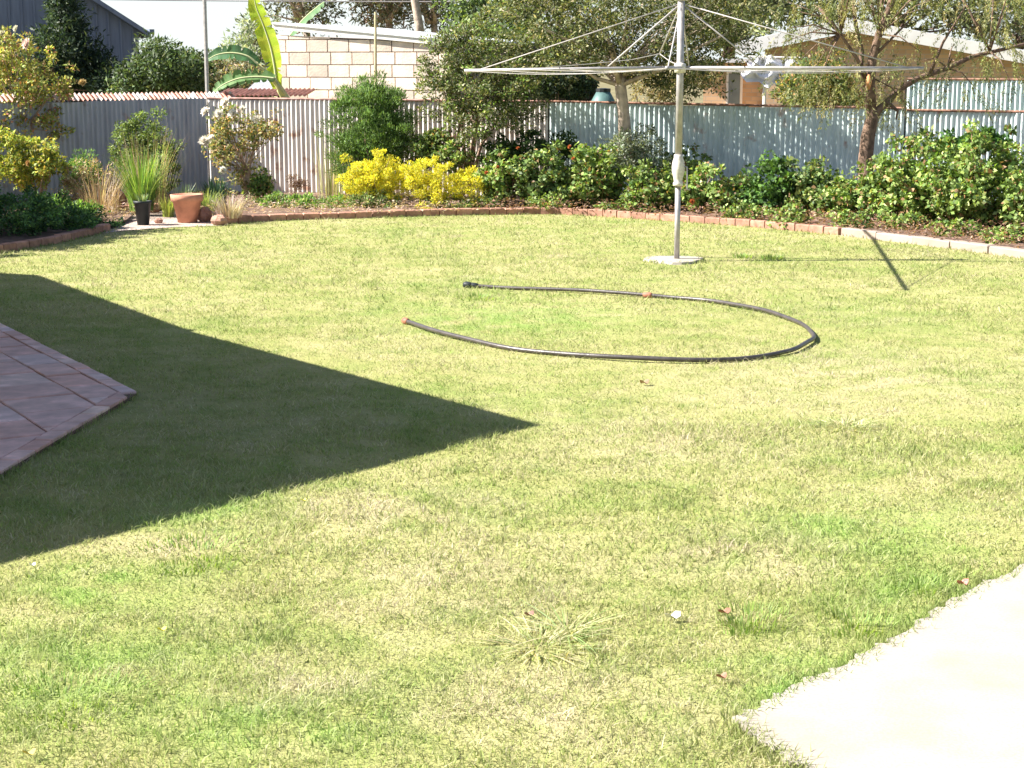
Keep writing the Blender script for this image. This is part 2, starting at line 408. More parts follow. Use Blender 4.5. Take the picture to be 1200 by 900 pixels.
PAT = [tuple((pc + Vector((0, 0, 0)))[:2]), tuple((pc + U * 6.5)[:2]), tuple((pc + U * 6.5 + Vv * 4)[:2]), tuple((pc + W2 * 7 + Vector((-5, 0, 0)))[:2]), tuple((pc + W2 * 7)[:2])]
b.prism(PAT if sum((PAT[i][0] * PAT[(i + 1) % 5][1] - PAT[(i + 1) % 5][0] * PAT[i][1]) for i in range(5)) > 0 else PAT[::-1], -.05, .022)
o = b.build("sand_bed", M_SOIL, pavo)
def ccw(q): return q if sum(q[i][0] * q[(i + 1) % len(q)][1] - q[(i + 1) % len(q)][0] * q[i][1] for i in range(len(q))) > 0 else q[::-1]
bd = .105; RL = .44; VE = [bd + .008, bd + .25] + [bd + .25 + .46 * i for i in range(1, 9)]
npav = 0
for r in range(len(VE) - 1):
    for k in range(-14, 16):
        v0 = VE[r]; RW = VE[r + 1] - v0; u0 = k * RL + (RL * .45 if r % 2 else 0) - .1 + random.uniform(-.006, .006)
        q = []
        for a_, c_ in ((u0, v0), (u0 + RL - .012, v0), (u0 + RL - .012, v0 + RW - .012), (u0, v0 + RW - .012)):
            w_ = pc + U * a_ + Vv * c_; q.append((w_.x, w_.y))
        q = clip(q, pc.x + n2.x * bd, pc.y + n2.y * bd, n2.x, n2.y)
        q = clip(q, -5.1, 0, 1, 0); q = clip(q, 0, 4.2, 0, 1)
        if len(q) < 3: continue
        A_ = abs(sum(q[i][0] * q[(i + 1) % len(q)][1] - q[(i + 1) % len(q)][0] * q[i][1] for i in range(len(q)))) / 2
        if A_ < .004: continue
        b = MB(); b.prism(ccw(q), -.0, .040 + random.uniform(-.005, .005), .006)
        b.build("paver", M_PAVER, pavo); npav += 1
for base, d_, nrm, ln in ((pc, U, Vv, 26), (pc, W2, n2, 26)):
    for k in range(ln):
        s0 = k * .235 + (.0 if d_ is U else .02)
        q = []
        for a_, c_ in ((s0, 0), (s0 + .225, 0), (s0 + .225, bd - .006), (s0, bd - .006)):
            w_ = base + d_ * a_ + nrm * c_; q.append((w_.x, w_.y))
        if d_ is U: q = clip(q, pc.x + n2.x * .0, pc.y + n2.y * .0, n2.x, n2.y)
        else: q = clip(q, pc.x + Vv.x * bd, pc.y + Vv.y * bd, Vv.x, Vv.y)
        if len(q) < 3 or min(x[1] for x in q) < 4: continue
        b = MB(); b.prism(ccw(q), 0, .040 + random.uniform(-.003, .003), .005)
        b.build("border_brick", M_PAVER, pavo)
PATP = [tuple(pc[:2]), tuple((pc + U * 6.5)[:2]), (-9, 13), (-9, 3), tuple((pc + W2 * 7)[:2])]

# ------------------------------------------------------------ brick edging of the beds
def edging(name, pts, label, mat, blen, bh, bw, group=None):
    root = empty(name, pts[0], label, 'garden edging', group)
    seg = [0]
    for i in range(1, len(pts)): seg.append(seg[-1] + (pts[i] - pts[i - 1]).length)
    def at(s_):
        for i in range(1, len(pts)):
            if s_ <= seg[i] or i == len(pts) - 1:
                return lerp(pts[i - 1], pts[i], (s_ - seg[i - 1]) / (seg[i] - seg[i - 1]))
    n = int(seg[-1] / blen)
    b = MB(); b.chamfer_box((0, 0, 0), (blen - .012, bw, bh), 0, .01); me = b.mesh("brick"); me.materials.append(mat)
    for i in range(n):
        p0, p1 = at(i * blen), at((i + 1) * blen); d = p1 - p0; c_ = (p0 + p1) / 2
        o = bpy.data.objects.new("brick", me); COL.objects.link(o); o.parent = root
        o.matrix_parent_inverse = parent_matrix(root).inverted()
        nn = Vector((-d.y, d.x, 0)).normalized()
        if nn.y < 0: nn = -nn
        o.location = c_ + nn * (bw / 2 + random.uniform(-.006, .006)) + Vector((0, 0, bh / 2 - .012 + random.uniform(-.006, .006)))
        o.rotation_euler = (random.uniform(-.02, .02), random.uniform(-.015, .015), math.atan2(d.y, d.x) + random.uniform(-.02, .02))
    return root
edging("brick_edging", gl, "shaded red brick edging of the left bed beside the lawn", M_BRICK, .235, .10, .11)
edging("brick_edging", gb, "long curved red brick edging along the back bed", M_BRICK, .235, .10, .11)
edging("block_edging", gp, "pale block edging along the right bed below the big leafy bush", M_BRICK_PALE, .60, .10, .13)

# ------------------------------------------------------------ corrugated fences
PITCHC = .076
def corr_sheet_mesh(width, height, amp=.0115, per=8):
    n = int(round(width / PITCHC * per)); xs = np.linspace(0, width, n + 1)
    y = amp * np.cos(xs / PITCHC * 2 * math.pi)
    V = np.concatenate([np.column_stack([xs, y, np.zeros(n + 1)]), np.column_stack([xs, y, np.full(n + 1, height)])])
    I = np.arange(n); Q = np.stack([I, I + 1, I + n + 2, I + n + 1], 1)
    me = np_mesh("sheet", V, [Q], smooth=True); return me
def iron_fence(p0, p1, z0, z1a, z1b, mat, label, rail=True, group=None, name="iron_fence", rmat=None):
    d = p1 - p0; L = d.length; d = d.normalized(); rz = math.atan2(d.y, d.x)
    root = empty(name, p0, label, 'fence', group, 0)
    sw = .76; n = max(1, math.ceil(L / sw)); sw = L / n
    k = round(sw / PITCHC); 
    me = corr_sheet_mesh(k * PITCHC, 1.0); me.materials.append(mat)
    nn = Vector((-d.y, d.x, 0))
    for i in range(n):
        o = bpy.data.objects.new("sheet", me); COL.objects.link(o); o.parent = root
        o.matrix_parent_inverse = parent_matrix(root).inverted()
        h = lerp(z1a, z1b, (i + .5) / n) + random.uniform(-.014, .014)
        o.location = p0 + d * (i * sw) + nn * ((i % 2) * .006) + Vector((0, 0, z0))
        o.scale = ((sw + .012) / (k * PITCHC), 1, h - z0)
        o.rotation_euler = (random.uniform(-.006, .006), 0, rz + random.uniform(-.003, .003))
    if rail:
        b = MB(); m_ = p0 + d * (L / 2)
        b.tube([p0 + Vector((0, 0, z1a + .012)), p1 + Vector((0, 0, z1b + .012))], .020, 6)
        b.build("top_rail", rmat or M_RUST, root)
        for i in range(0, n + 1, 3):
            b = MB(); q = p0 + d * min(L, i * sw) + nn * .06
            b.box((q.x, q.y, z1a / 2 - .05), (.07, .07, z1a - .1), rz); b.build("post", M_DARKW, root)
    return root
B1 = bfence(640); B2 = bfence(1046)
AFAR = AE + (AE - C0).normalized() * 5
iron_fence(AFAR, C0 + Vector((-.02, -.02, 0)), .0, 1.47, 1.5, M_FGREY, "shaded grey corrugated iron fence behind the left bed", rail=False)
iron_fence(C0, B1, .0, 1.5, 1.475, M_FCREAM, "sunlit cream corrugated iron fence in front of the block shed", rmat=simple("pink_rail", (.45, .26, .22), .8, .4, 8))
iron_fence(B1 + Vector((.03, 0, 0)), B2, .0, 1.475, 1.40, M_FTEAL, "pale teal corrugated iron fence with leaf shadows below the brick house")
iron_fence(B2 + Vector((.03, -.01, 0)), RR + (RR - C0).normalized() * 3.5, .0, 1.375, 1.33, M_FTEAL, "teal corrugated iron fence behind the big leafy bush at the right end")
# higher neighbour fence
q0 = At(1062, 130, 27.0); q0.z = 0; q1 = q0 + (RR - C0).normalized() * 8
iron_fence(q0, q1, .9, 1.80, 1.76, M_FTEAL, "higher teal corrugated iron fence standing beyond the right end fence", name="iron_fence")
# low roof right behind the grey fence: short sheets running down to it
def corr_roof(name, a, bb, depth, rise, z, mat, label, cat='roof', posts=True):
    d = (bb - a); L = d.length; d = d.normalized(); nn = Vector((-d.y, d.x, 0))
    if nn.y < 0: nn = -nn
    root = empty(name, a, label, cat)
    k = 10; n = math.ceil(L / (k * PITCHC))
    nseg = k * 6; V = []; 
    me = bpy.data.meshes.new('roof_sheet'); vs = []; fs = []
    for i in range(nseg + 1):
        x = i / 6 * PITCHC; zz = .017 * math.cos(2 * math.pi * i / 6)
        vs += [(x, 0, zz), (x, depth, zz + rise)]
    for i in range(nseg): fs.append((2 * i, 2 * i + 2, 2 * i + 3, 2 * i + 1))
    me.from_pydata(vs, [], fs); me.materials.append(mat)
    rz = math.atan2(nn.y, nn.x) - math.pi / 2
    for i in range(n):
        o = bpy.data.objects.new("roof_sheet", me); COL.objects.link(o); o.parent = root
        o.matrix_parent_inverse = parent_matrix(root).inverted()
        s0 = a if (d.x > 0) else bb
        o.location = s0 + Vector((abs(d.x), d.y if d.x > 0 else -d.y, 0)) * (i * k * PITCHC) + Vector((0, 0, z + (i % 2) * .004)); o.rotation_euler = (0, 0, rz)
    b = MB()
    b.box(((a.x + bb.x) / 2 + nn.x * .05, (a.y + bb.y) / 2 + nn.y * .05, z - .05), (L, .05, .06), math.atan2(d.y, d.x)); b.build("batten", M_DARKW, root)
    for f_ in (.1, .9) if posts else ():
        q = lerp(a, bb, f_) + nn * depth * .9; b = MB(); b.box((q.x, q.y, (z + rise) / 2), (.09, .09, z + rise - .06)); b.build("post", M_DARKW, root)
    return root
dA = (C0 - AE).normalized(); nA = Vector((-dA.y, dA.x, 0))
corr_roof("fence_capping", AFAR + nA * .03, C0 + nA * .03, .16, .10, 1.50, M_ROOFI, "rust-streaked white corrugated capping strip along the grey fence", "capping", False)
q0 = At(252, 108, 28.3); q1 = At(322, 108, 28.2)
for q in (q0, q1): q.z = 0
corr_roof("chicken_shed_roof", q0, q1, .9, .10, 1.53, simple("rust_roof", (.36, .2, .17), .8, .4, 5), "low rusty roof behind the white rose bush and fence")
q0 = At(288, 104, 29.4); q1 = At(324, 104, 29.4)
for q in (q0, q1): q.z = 0
corr_roof("white_shed_roof", q0, q1, 1.6, .2, 1.58, M_ZINC, "small white roof between banana plant and block shed")

# ------------------------------------------------------------ block shed
SY = 29.4
def X_at(u, Y, v=80): return At(u, v, Y).x
x0 = X_at(324, SY); x1 = X_at(540, SY)
shed = empty("block_shed", (x0, SY, 0), "pale concrete block shed with skillion iron roof behind the fence", "shed")
zt0 = At(324, 40, SY).z; zt1 = At(606, 52, SY).z
b = MB()
b.prism([(x0 + .03, SY + .03), (x1 - .03, SY + .03), (x1 - .03, SY + 4), (x0 + .03, SY + 4)], 0, zt1 - .02); b.build("mortar_wall", M_MORTAR, shed)
b = MB(); b.add([(x0 + .03, SY + .03, zt1 - .03), (x1 - .03, SY + .03, zt1 - .03), (x0 + .03, SY + .03, zt0 - .02), (x0 + .03, SY + 4, zt0 - .02), (x0 + .03, SY + 4, zt1 - .03), (x1 - .03, SY + 4, zt1 - .03)],
    [(0, 1, 2), (0, 2, 3, 4), (1, 5, 3, 2), (4, 3, 5)]); b.build("gable_infill", M_MORTAR, shed)
BW, BH = .39, .207
ztop = zt0
row = 0; z = ztop
zlist = []
zz = At(0, 46.5, SY).z
rows = [(zz - BH * (i + 1), zz - BH * i) for i in range(8)]
rows = [(zz, zt0)] + rows
for r, (za, zb) in enumerate(rows):
    x = x0 - (BW / 2 if r % 2 else .14) 
    while x < x1:
        xa, xb = max(x, x0), min(x + BW - .018, x1); x += BW
        if xb - xa < .05: continue
        zl = lambda X: lerp(zt0, zt1, (X - x0) / (x1 - x0)) - .01
        za_ = za + .006; b = MB()
        zb0, zb1 = min(zb - .010, zl(xa)), min(zb - .010, zl(xb))
        if zb0 - za_ < .03 or zb1 - za_ < .01: continue
        dy = random.uniform(0, .006)
        b.add([(xa, SY - dy, za_), (xb, SY - dy, za_), (xb, SY - dy, zb1), (xa, SY - dy, zb0), (xa, SY + .1, za_), (xb, SY + .1, za_), (xb, SY + .1, zb1), (xa, SY + .1, zb0)],
              [(0, 1, 2, 3), (1, 5, 6, 2), (4, 0, 3, 7), (3, 2, 6, 7), (4, 5, 1, 0), (5, 4, 7, 6)])
        b.build("block", M_BLOCK, shed)
# roof: zinc sheet with barge board
zr0, zr1 = At(322, 26, SY - .07).z, At(620, 47, SY - .07).z
xr0, xr1 = X_at(321, SY - .07), X_at(546, SY - .07)
b = MB()
b.add([(xr0, SY - .07, zr0), (xr1, SY - .07, zr1), (xr1, SY + 4.3, zr1), (xr0, SY + 4.3, zr0), (xr0, SY - .07, zr0 - .03), (xr1, SY - .07, zr1 - .03), (xr1, SY + 4.3, zr1 - .03), (xr0, SY + 4.3, zr0 - .03)],
      [(0, 1, 2, 3), (7, 6, 5, 4), (0, 4, 5, 1), (1, 5, 6, 2), (2, 6, 7, 3), (3, 7, 4, 0)])
b.build("roof", M_ZINC, shed)
b = MB(); t_ = .11
b.add([(xr0, SY - .05, zr0 - .033), (xr1, SY - .05, zr1 - .033), (xr1, SY - .05, zr1 - t_), (xr0, SY - .05, zr0 - t_), (xr0, SY - .012, zr0 - .033), (xr1, SY - .012, zr1 - .033), (xr1, SY - .012, zr1 - t_), (xr0, SY - .012, zr0 - t_)],
      [(3, 2, 1, 0), (4, 5, 6, 7), (0, 1, 5, 4), (2, 3, 7, 6), (1, 2, 6, 5), (3, 0, 4, 7)])
b.build("barge_board", M_WHITE, shed)
shed.rotation_euler = (0, 0, math.radians(-20))
# dark open carport right of the shed
cs = empty("open_carport", (At(650, 100, 29.5).x, 29.5, 0), "dark open carport with sloping roof between block shed and brick house", "carport")
ca_, cb_ = At(606, 51, 29.2), At(705, 66, 29.2)
b = MB(); b.add([(ca_.x, 29.2, ca_.z), (cb_.x, 29.2, cb_.z), (cb_.x, 34.5, cb_.z), (ca_.x, 34.5, ca_.z), (ca_.x, 29.2, ca_.z - .09), (cb_.x, 29.2, cb_.z - .09), (cb_.x, 34.5, cb_.z - .09), (ca_.x, 34.5, ca_.z - .09)],
      [(0, 1, 2, 3), (7, 6, 5, 4), (0, 4, 5, 1), (1, 5, 6, 2), (2, 6, 7, 3), (3, 7, 4, 0)]); b.build("roof", M_DARKW, cs)
b = MB(); b.box(((ca_.x + cb_.x) / 2, 34.3, 1.1), (cb_.x - ca_.x, .1, 2.2)); b.build("back_wall", M_DARKW, cs)
b = MB(); b.box((cb_.x - .1, 31.8, 1.0), (.08, 4.9, 2.0)); b.build("side_wall", M_DARKW, cs)
for X in (ca_.x + .15, cb_.x - .3):
    b = MB(); b.box((X, 29.4, .95), (.1, .1, 1.9)); b.build("post", M_DARKW, cs)
# teal tank
tk = empty("water_tank", At(707, 100, 28.0) * 1, "small teal water tank between the carport and the tree trunk", "tank"); tk.location.z = 0
c_ = At(707, 100, 28.0); prof = [(.22, 0)]
for i in range(14): prof += [(.22, .1 * i + .02), (.232, .1 * i + .05), (.22, .1 * i + .08)]
prof += [(.2, 1.44), (.1, 1.62)]
b = MB(); b.lathe((c_.x, c_.y, 0), prof, 18); b.build("tank_body", M_TEALT, tk, True)
b = MB(); b.lathe((c_.x, c_.y, 1.60), [(.12, 0), (.12, .05), (.03, .06)], 12); b.build("lid", M_BLACKPOT, tk)
# slender posts behind the fence
b = MB(); q = At(441, 100, 28.1); b.tube([(q.x, q.y, 0), (q.x - .01, q.y, 1.9), (At(440, 14, 28.1).x, q.y, At(441, 14, 28.1).z)], [.028, .024, .02], 8)
set_props(b.build("garden_stake", M_POST), "thin yellowish post in front of the block shed wall", "post")
mast = empty("antenna_mast", (At(243, 108, 27.6).x, 27.6, 0), "tall thin grey metal mast at the fence corner beside the banana plant", "mast")
q = At(243, 108, 27.6); b = MB(); b.tube([(q.x, q.y, 0), (q.x, q.y, 4.2)], .032, 8); b.build("pole", M_STEEL, mast)
b = MB(); b.tube([(q.x, q.y, 4.2), (q.x, q.y, 6.5)], .02, 8); b.build("upper_pole", M_STEEL, mast)
b = MB(); b.tube([(q.x - .6, q.y, 6.3), (q.x + .6, q.y, 6.3)], .01, 6); [b.tube([(q.x + k * .2, q.y - .35, 6.3), (q.x + k * .2, q.y + .35, 6.3)], .006, 5) for k in range(-3, 4)]
b.build("aerial", M_STEEL, mast)

# ------------------------------------------------------------ far blue-grey shed
FY = 44.0
big = empty("metal_shed", (At(162, 60, FY).x, FY, 0), "large blue-grey ribbed metal shed in shade beyond the left fence", "shed")
xr = At(162, 30, FY).x; ze = At(162, 31, FY).z; xa = At(110, -2, FY).x; zk = At(110, -2, FY).z
sl_ = (zk - ze) / (xr - xa); xap = xr - 6.5; zap = ze + sl_ * 6.5; xl = xap - 6.5
n = 60; vs = []; fs = []; rib = []
xs = []
x = xl
while x < xr:
    xs += [(x, 0), (x + .22, 0), (x + .235, -.035), (x + .27, -.035), (x + .285, 0)]; x += .30
xs = [q for q in xs if q[0] < xr] + [(xr, 0)]
def ztopf(X): return (zap - (X - xap) * sl_ if X > xap else zap - (xap - X) * sl_)
b = MB(); V = []
for X, dy in xs: V += [(X, FY + dy, 0), (X, FY + dy, ztopf(X) - .04)]
b.add(V, [(2 * i, 2 * i + 2, 2 * i + 3, 2 * i + 1) for i in range(len(xs) - 1)]); b.build("wall", M_SHEDBLUE, big)
b = MB(); b.add([(xr, FY, 0), (xr, FY + 12, 0), (xr, FY + 12, ze - .04), (xr, FY, ze - .04)], [(0, 1, 2, 3)]); b.build("side_wall", M_SHEDBLUE, big)
for sgn, xe in ((1, xr + .25), (-1, xl - .25)):
    b = MB(); z_e = zap - sl_ * abs(xe - xap); 
    P_ = [(xap, FY - .3, zap), (xe, FY - .3, z_e), (xe, FY + 12, z_e), (xap, FY + 12, zap)]
    b.add(P_ + [(a_, c_, d_ - .12) for a_, c_, d_ in P_], [(0, 1, 2, 3), (7, 6, 5, 4), (0, 4, 5, 1), (1, 5, 6, 2), (2, 6, 7, 3)]); b.build("roof", M_SHEDBLUE, big)
b = MB(); b.box((xr + .3, FY + 5.8, ze - .12), (.12, 12, .1)); b.build("gutter", M_SHEDBLUE, big)
big.rotation_euler = (0, 0, math.radians(24))

# ------------------------------------------------------------ brick house behind right
HY = 34.0
hs = empty("brick_house", (At(1000, 60, HY).x, HY, 0), "orange brick house with white gable fascia behind the right fence", "house")
ap = At(1000, 22, HY); el = At(800, 62, HY); er = At(1260, 66, HY)
b = MB(); x0h, x1h = At(897, 80, HY).x, At(1235, 80, HY).x
def zh(X): return (ap.z - .25 - (ap.x - X) * (ap.z - el.z) / (ap.x - el.x)) if X < ap.x else (ap.z - .25 - (X - ap.x) * (ap.z - er.z) / (er.x - ap.x))
b.add([(x0h, HY, 0), (x1h, HY, 0), (x1h, HY, zh(x1h)), (ap.x, HY, zh(ap.x)), (x0h, HY, zh(x0h))], [(0, 1, 2, 3, 4)])
b.add([(x0h, HY, 0), (x0h, HY + 9, 0), (x0h, HY + 9, zh(x0h)), (x0h, HY, zh(x0h))], [(3, 2, 1, 0)])
b.build("gable_wall", M_HBRICK, hs)
x2h = At(806, 80, HY + 2.2).x
b = MB(); zt = At(850, 70, HY + 2.2).z
b.add([(x2h, HY + 2.2, 0), (x0h, HY + 2.2, 0), (x0h, HY + 2.2, zt), (x2h, HY + 2.2, zt)], [(0, 1, 2, 3)])
b.build("side_wing_wall", M_HBRICK, hs)
wf = MB(); wx = At(843, 100, HY + 2.1).x; 
wf.box((wx, HY + 2.16, 1.45), (.34, .07, .95)); fo = wf.build("window", M_WHITE, hs)
b = MB(); b.box((wx, HY + 2.12, 1.45), (.24, .03, .82)); b.build("pane", M_GLASS, fo)
def slabp(name, pts, dy, th, mat):
    b = MB(); n = len(pts)
    P_ = [(p_[0], p_[1], p_[2]) for p_ in pts]; 
    vs = [(x, y, z) for x, y, z in P_] + [(x, y + dy, z) for x, y, z in reversed(P_)]
    vs2 = [(x, y, z - th) for x, y, z in vs]; m_ = len(vs)
    b.add(vs + vs2, [tuple(range(m_)), tuple(range(2 * m_ - 1, m_ - 1, -1))] + [(i, i + m_, (i + 1) % m_ + m_, (i + 1) % m_) for i in range(m_)])
    return b.build(name, mat, hs)
fy = HY - .55
apf = At(1000, 21, fy); elf = At(868, 49, fy); erf = At(1290, 76, fy)
for a_, c_ in ((elf, apf), (apf, erf)):
    slabp("roof", [(a_.x, fy + .03, a_.z + .0), (c_.x, fy + .03, c_.z + .0)], 10, .05, M_ZINC)
    slabp("fascia", [(a_.x, fy, a_.z - .01), (c_.x, fy, c_.z - .01)], .028, .24, M_WHITE)
slabp("wing_roof", [(x2h - .4, HY + 1.7, zt + .02), (x0h - .02, HY + 1.7, zt + .02)], 6, .08, M_ZINC)
hs.rotation_euler = (0, 0, math.radians(-9))
# white sheet hanging before the house
ws = MB(); N_ = 14
vs = []
for i in range(N_ + 1):
    for j in range(N_ + 1):
        a_, c_ = i / N_, j / N_
        hgt = 36 * (1 - .25 * abs(a_ - .3)) * (.55 + .45 * math.sin(math.pi * a_) ** .7)
        u_ = 872 + 72 * a_ + 4 * math.sin(c_ * 5 + a_ * 9); v_ = 66 + 9 * abs(a_ - .45) + c_ * hgt + 3 * math.sin(a_ * 23)
        q = At(u_, v_, 32.2 + .12 * math.sin(a_ * 22 + c_ * 4) + .06 * math.sin(c_ * 17)); vs.append(q)
ws.add(vs, [(i * (N_ + 1) + j, (i + 1) * (N_ + 1) + j, (i + 1) * (N_ + 1) + j + 1, i * (N_ + 1) + j + 1) for i in range(N_) for j in range(N_)])
wso = empty("hanging_sheet", (At(905, 66, 32.2).x, 32.2, 0), "bunched white cloth hanging in front of the orange brick house", "cloth")
ws.build("cloth", M_CLOTH, wso, True)
b = MB(); q = At(897, 66, 32.25); b.tube([(q.x, q.y, 0), (q.x, q.y, q.z + .03)], .035, 8); q2 = At(870, 66, 32.2); q3 = At(946, 68, 32.2); b.tube([q2 + Vector((0, .02, 0)), q3 + Vector((0, .02, 0))], .02, 6)
b.build("pole", M_WHITE, wso)

# ------------------------------------------------------------ own house wing whose roof shades the lawn (stands left of the frame)
SH = 2.56; off = SH / math.tan(SUN_EL) * math.cos(SUN_AZ); offy = SH / math.tan(SUN_EL) * math.sin(SUN_AZ)
sp_ = [(-420, 322), (0, 320), (45, 322.5), (230, 390), (635, 498), (0, 662), (-500, 790)]
RF = [(G(*q).x - off, G(*q).y - offy) for q in sp_]
wing = empty("house_wing", (-7, 10, 0), "brick house wing with broad roof overhang beside the patio", "house")
b = MB(); poly = ccw(RF); b.prism(poly, SH - .13, SH)
b.build("roof", M_ZINC, wing)
cx_ = sum(q[0] for q in RF) / len(RF); cy_ = sum(q[1] for q in RF) / len(RF)
ins = [(-5.6, 9.4), (-9.3, 14.8), (-15.0, 12.0), (-12.0, 4.0)]
b = MB(); b.prism(ccw(ins), 0, SH - .133); b.build("wall", M_HBRICK, wing)
for q in ((-5.2, 12.9), (-3.9, 9.5)):
    b = MB(); b.box((q[0], q[1], (SH - .135) / 2), (.09, .09, SH - .135)); b.build("post", M_WHITE, wing)

# ------------------------------------------------------------ washing line (rotary hoist)
hb = G(793, 306)
H = At(799, 79.5, hb.y).z; ZT = At(800, -3, hb.y).z
hoist = empty("rotary_clothes_hoist", hb, "grey rotary clothes hoist with long level arms standing in the lawn", "clothes hoist")
b = MB(); N_ = 22; vs = [(hb.x - .02, hb.y, .028)]
for k in range(N_):
    q = 2 * math.pi * k / N_; r_ = .30 * (1 + .1 * math.sin(3 * q) + random.uniform(-.05, .05)); vs.append((hb.x - .03 + r_ * math.cos(q), hb.y + r_ * 1.05 * math.sin(q), .026))
for k in range(N_): x_, y_, _ = vs[1 + k]; vs.append((hb.x + (x_ - hb.x) * 1.06, hb.y + (y_ - hb.y) * 1.06, -.02))
b.add(vs, [(0, 1 + k, 1 + (k + 1) % N_) for k in range(N_)] + [(1 + k, 1 + N_ + k, 1 + N_ + (k + 1) % N_, 1 + (k + 1) % N_) for k in range(N_)])
b.build("footing", M_CONC, hoist)
zg0, zg1 = At(796, 218, hb.y).z, At(796, 181, hb.y).z
b = MB(); b.tube([(hb.x, hb.y, .02), (hb.x, hb.y, zg0)], .029, 14); b.build("lower_pole", M_STEEL, hoist, True)
b = MB(); b.tube([(hb.x, hb.y, zg1 - .03), (hb.x, hb.y, ZT)], .036, 14); b.build("upper_pole", M_STEEL, hoist, True)
b = MB(); gh = zg1 - zg0
b.lathe((hb.x, hb.y, zg0), [(.03, 0), (.052, .002), (.052, .035), (.042, .045), (.048, .08), (.066, .15), (.068, gh * .62), (.058, gh * .8), (.046, gh * .9), (.046, gh - .002), (.038, gh)], 18)
b.build("gear_housing", M_CAST, hoist, True)
b = MB(); b.tube([(hb.x + .05, hb.y - .03, zg0 + .2), (hb.x + .085, hb.y - .04, zg0 + .2), (hb.x + .088, hb.y - .045, zg0 - .03), (hb.x + .12, hb.y - .05, zg0 - .035)], .009, 8); b.build("crank_handle", M_STEEL, hoist, True)
b = MB(); b.lathe((hb.x, hb.y, H - .05), [(.038, 0), (.06, .004), (.06, .09), (.038, .1)], 16); b.build("hub_collar", M_CAST, hoist, True)
b = MB(); b.lathe((hb.x, hb.y, ZT - .03), [(.04, 0), (.06, .01), (.06, .05), (.03, .09)], 16); b.build("top_cap", M_CAST, hoist, True)
LA = 2.31
far_dir = (G(1022, 283) - G(1062, 346)); far_dir.z = 0; far_dir.normalize()
rt = Vector((far_dir.y, -far_dir.x, 0)); hc = Vector((hb.x, hb.y, H)); top = Vector((hb.x, hb.y, At(800, 4, hb.y).z))
tips = {}
for nm, d, dz in (('r', rt, -.005), ('l', -rt, -.03), ('f', far_dir, 0), ('n', -far_dir, 0)):
    LA = {'r': 2.44, 'l': 2.24, 'n': 2.5, 'f': 2.4}[nm]
    b = MB(); b.tube([hc + d * .05, hc + d * LA * .5 + Vector((0, 0, dz * .4)), hc + d * LA + Vector((0, 0, dz))], .0185, 10); b.build("arm", M_STEEL, hoist, True)
    tips[nm] = hc + d * LA + Vector((0, 0, dz))
    b = MB(); b.tube([top, hc + d * LA * .93 + Vector((0, 0, dz + .01))], .0068, 6); b.build("stay", M_WIRE, hoist, True)
    if nm in 'rl':
        b = MB(); b.tube([top, hc + d * (LA * .33) + Vector((0, 0, .012))], .0095 if nm == 'l' else .008, 6); b.build("strut", M_WIRE, hoist, True)
b = MB(); b.tube([top, At(773, 63, hb.y + 1.2)], .008, 6); b.build("strut", M_WIRE, hoist, True)
# lines strung between the arms, slightly slack
order = ['r', 'f', 'l', 'n']
for ring in (1.0, .84, .68, .52):
    b = MB()
    for i in range(4):
        p0 = lerp(hc, tips[order[i]], ring * .985); p1 = lerp(hc, tips[order[(i + 1) % 4]], ring * .985); sag = .03 * ring + random.uniform(0, .02)
        b.tube([lerp(p0, p1, k / 8) - Vector((0, 0, sag * 4 * (k / 8) * (1 - k / 8))) for k in range(9)], .0024, 4)
    b.build("line", M_WIRE, hoist)
b = MB(); q = At(773, 63, hb.y + 1.2)
b.tube([q, At(740, 70, hb.y + 1.0), At(690, 75, hb.y + .6), At(640, 79, hb.y)], .004, 4); b.tube([q, At(785, 72, hb.y + .6), At(797, 77, hb.y + .05)], .004, 4); b.build("slack_line", M_WIRE, hoist)

# ------------------------------------------------------------ black poly pipe on the lawn
hp = [(473, 375), (500, 385), (545, 396), (600, 406), (660, 413), (720, 418), (780, 420.5), (840, 420), (890, 416), (925, 410), (945, 402), (954, 394), (950, 385), (932, 375), (905, 366), (870, 358), (830, 351), (790, 347), (762, 345), (700, 341), (650, 338.5), (600, 336), (565, 334), (545, 333.5)]
P_ = [G(*q, .030) for q in hp]
# Catmull-Rom
cr = []
for i in range(len(P_) - 1):
    a0, a1, a2, a3 = P_[max(i - 1, 0)], P_[i], P_[i + 1], P_[min(i + 2, len(P_) - 1)]
    for k in range(4):
        s_ = k / 4; cr.append(.5 * ((2 * a1) + (a2 - a0) * s_ + (2 * a0 - 5 * a1 + 4 * a2 - a3) * s_ ** 2 + (3 * a1 - a0 - 3 * a2 + a3) * s_ ** 3))
cr.append(P_[-1])
for i, q in enumerate(cr): q.z = .024 + .006 * math.sin(i * .35); q.x += .006 * math.sin(i * .9) + .008 * math.sin(i * .23 + 1); q.y += .012 * math.sin(i * .41)
hose = empty("garden_hose", P_[6], "black garden hose lying in an open loop on the lawn", "hose")
b = MB(); b.tube(cr, .0165, 10); b.build("pipe", M_HOSE, hose, True)
def fit(i, j, r, mat, nm):
    a_, c_ = cr[i], cr[j]; d = (c_ - a_).normalized(); L_ = .05
    b = MB(); b.tube([a_ - d * .02, a_ + d * .0, a_ + d * .03, a_ + d * .06, a_ + d * .065], [r * .7, r, r, r * .85, r * .6], 12); b.build(nm, mat, hose, True)
fit(0, 1, .028, M_BRASS, "end_fitting"); fit(72, 73, .026, M_BRASS, "joiner"); fit(-1, -2, .032, M_BLACKPOT, "tap_connector"); fit(-3, -4, .027, M_BLACKPOT, "tap_connector")

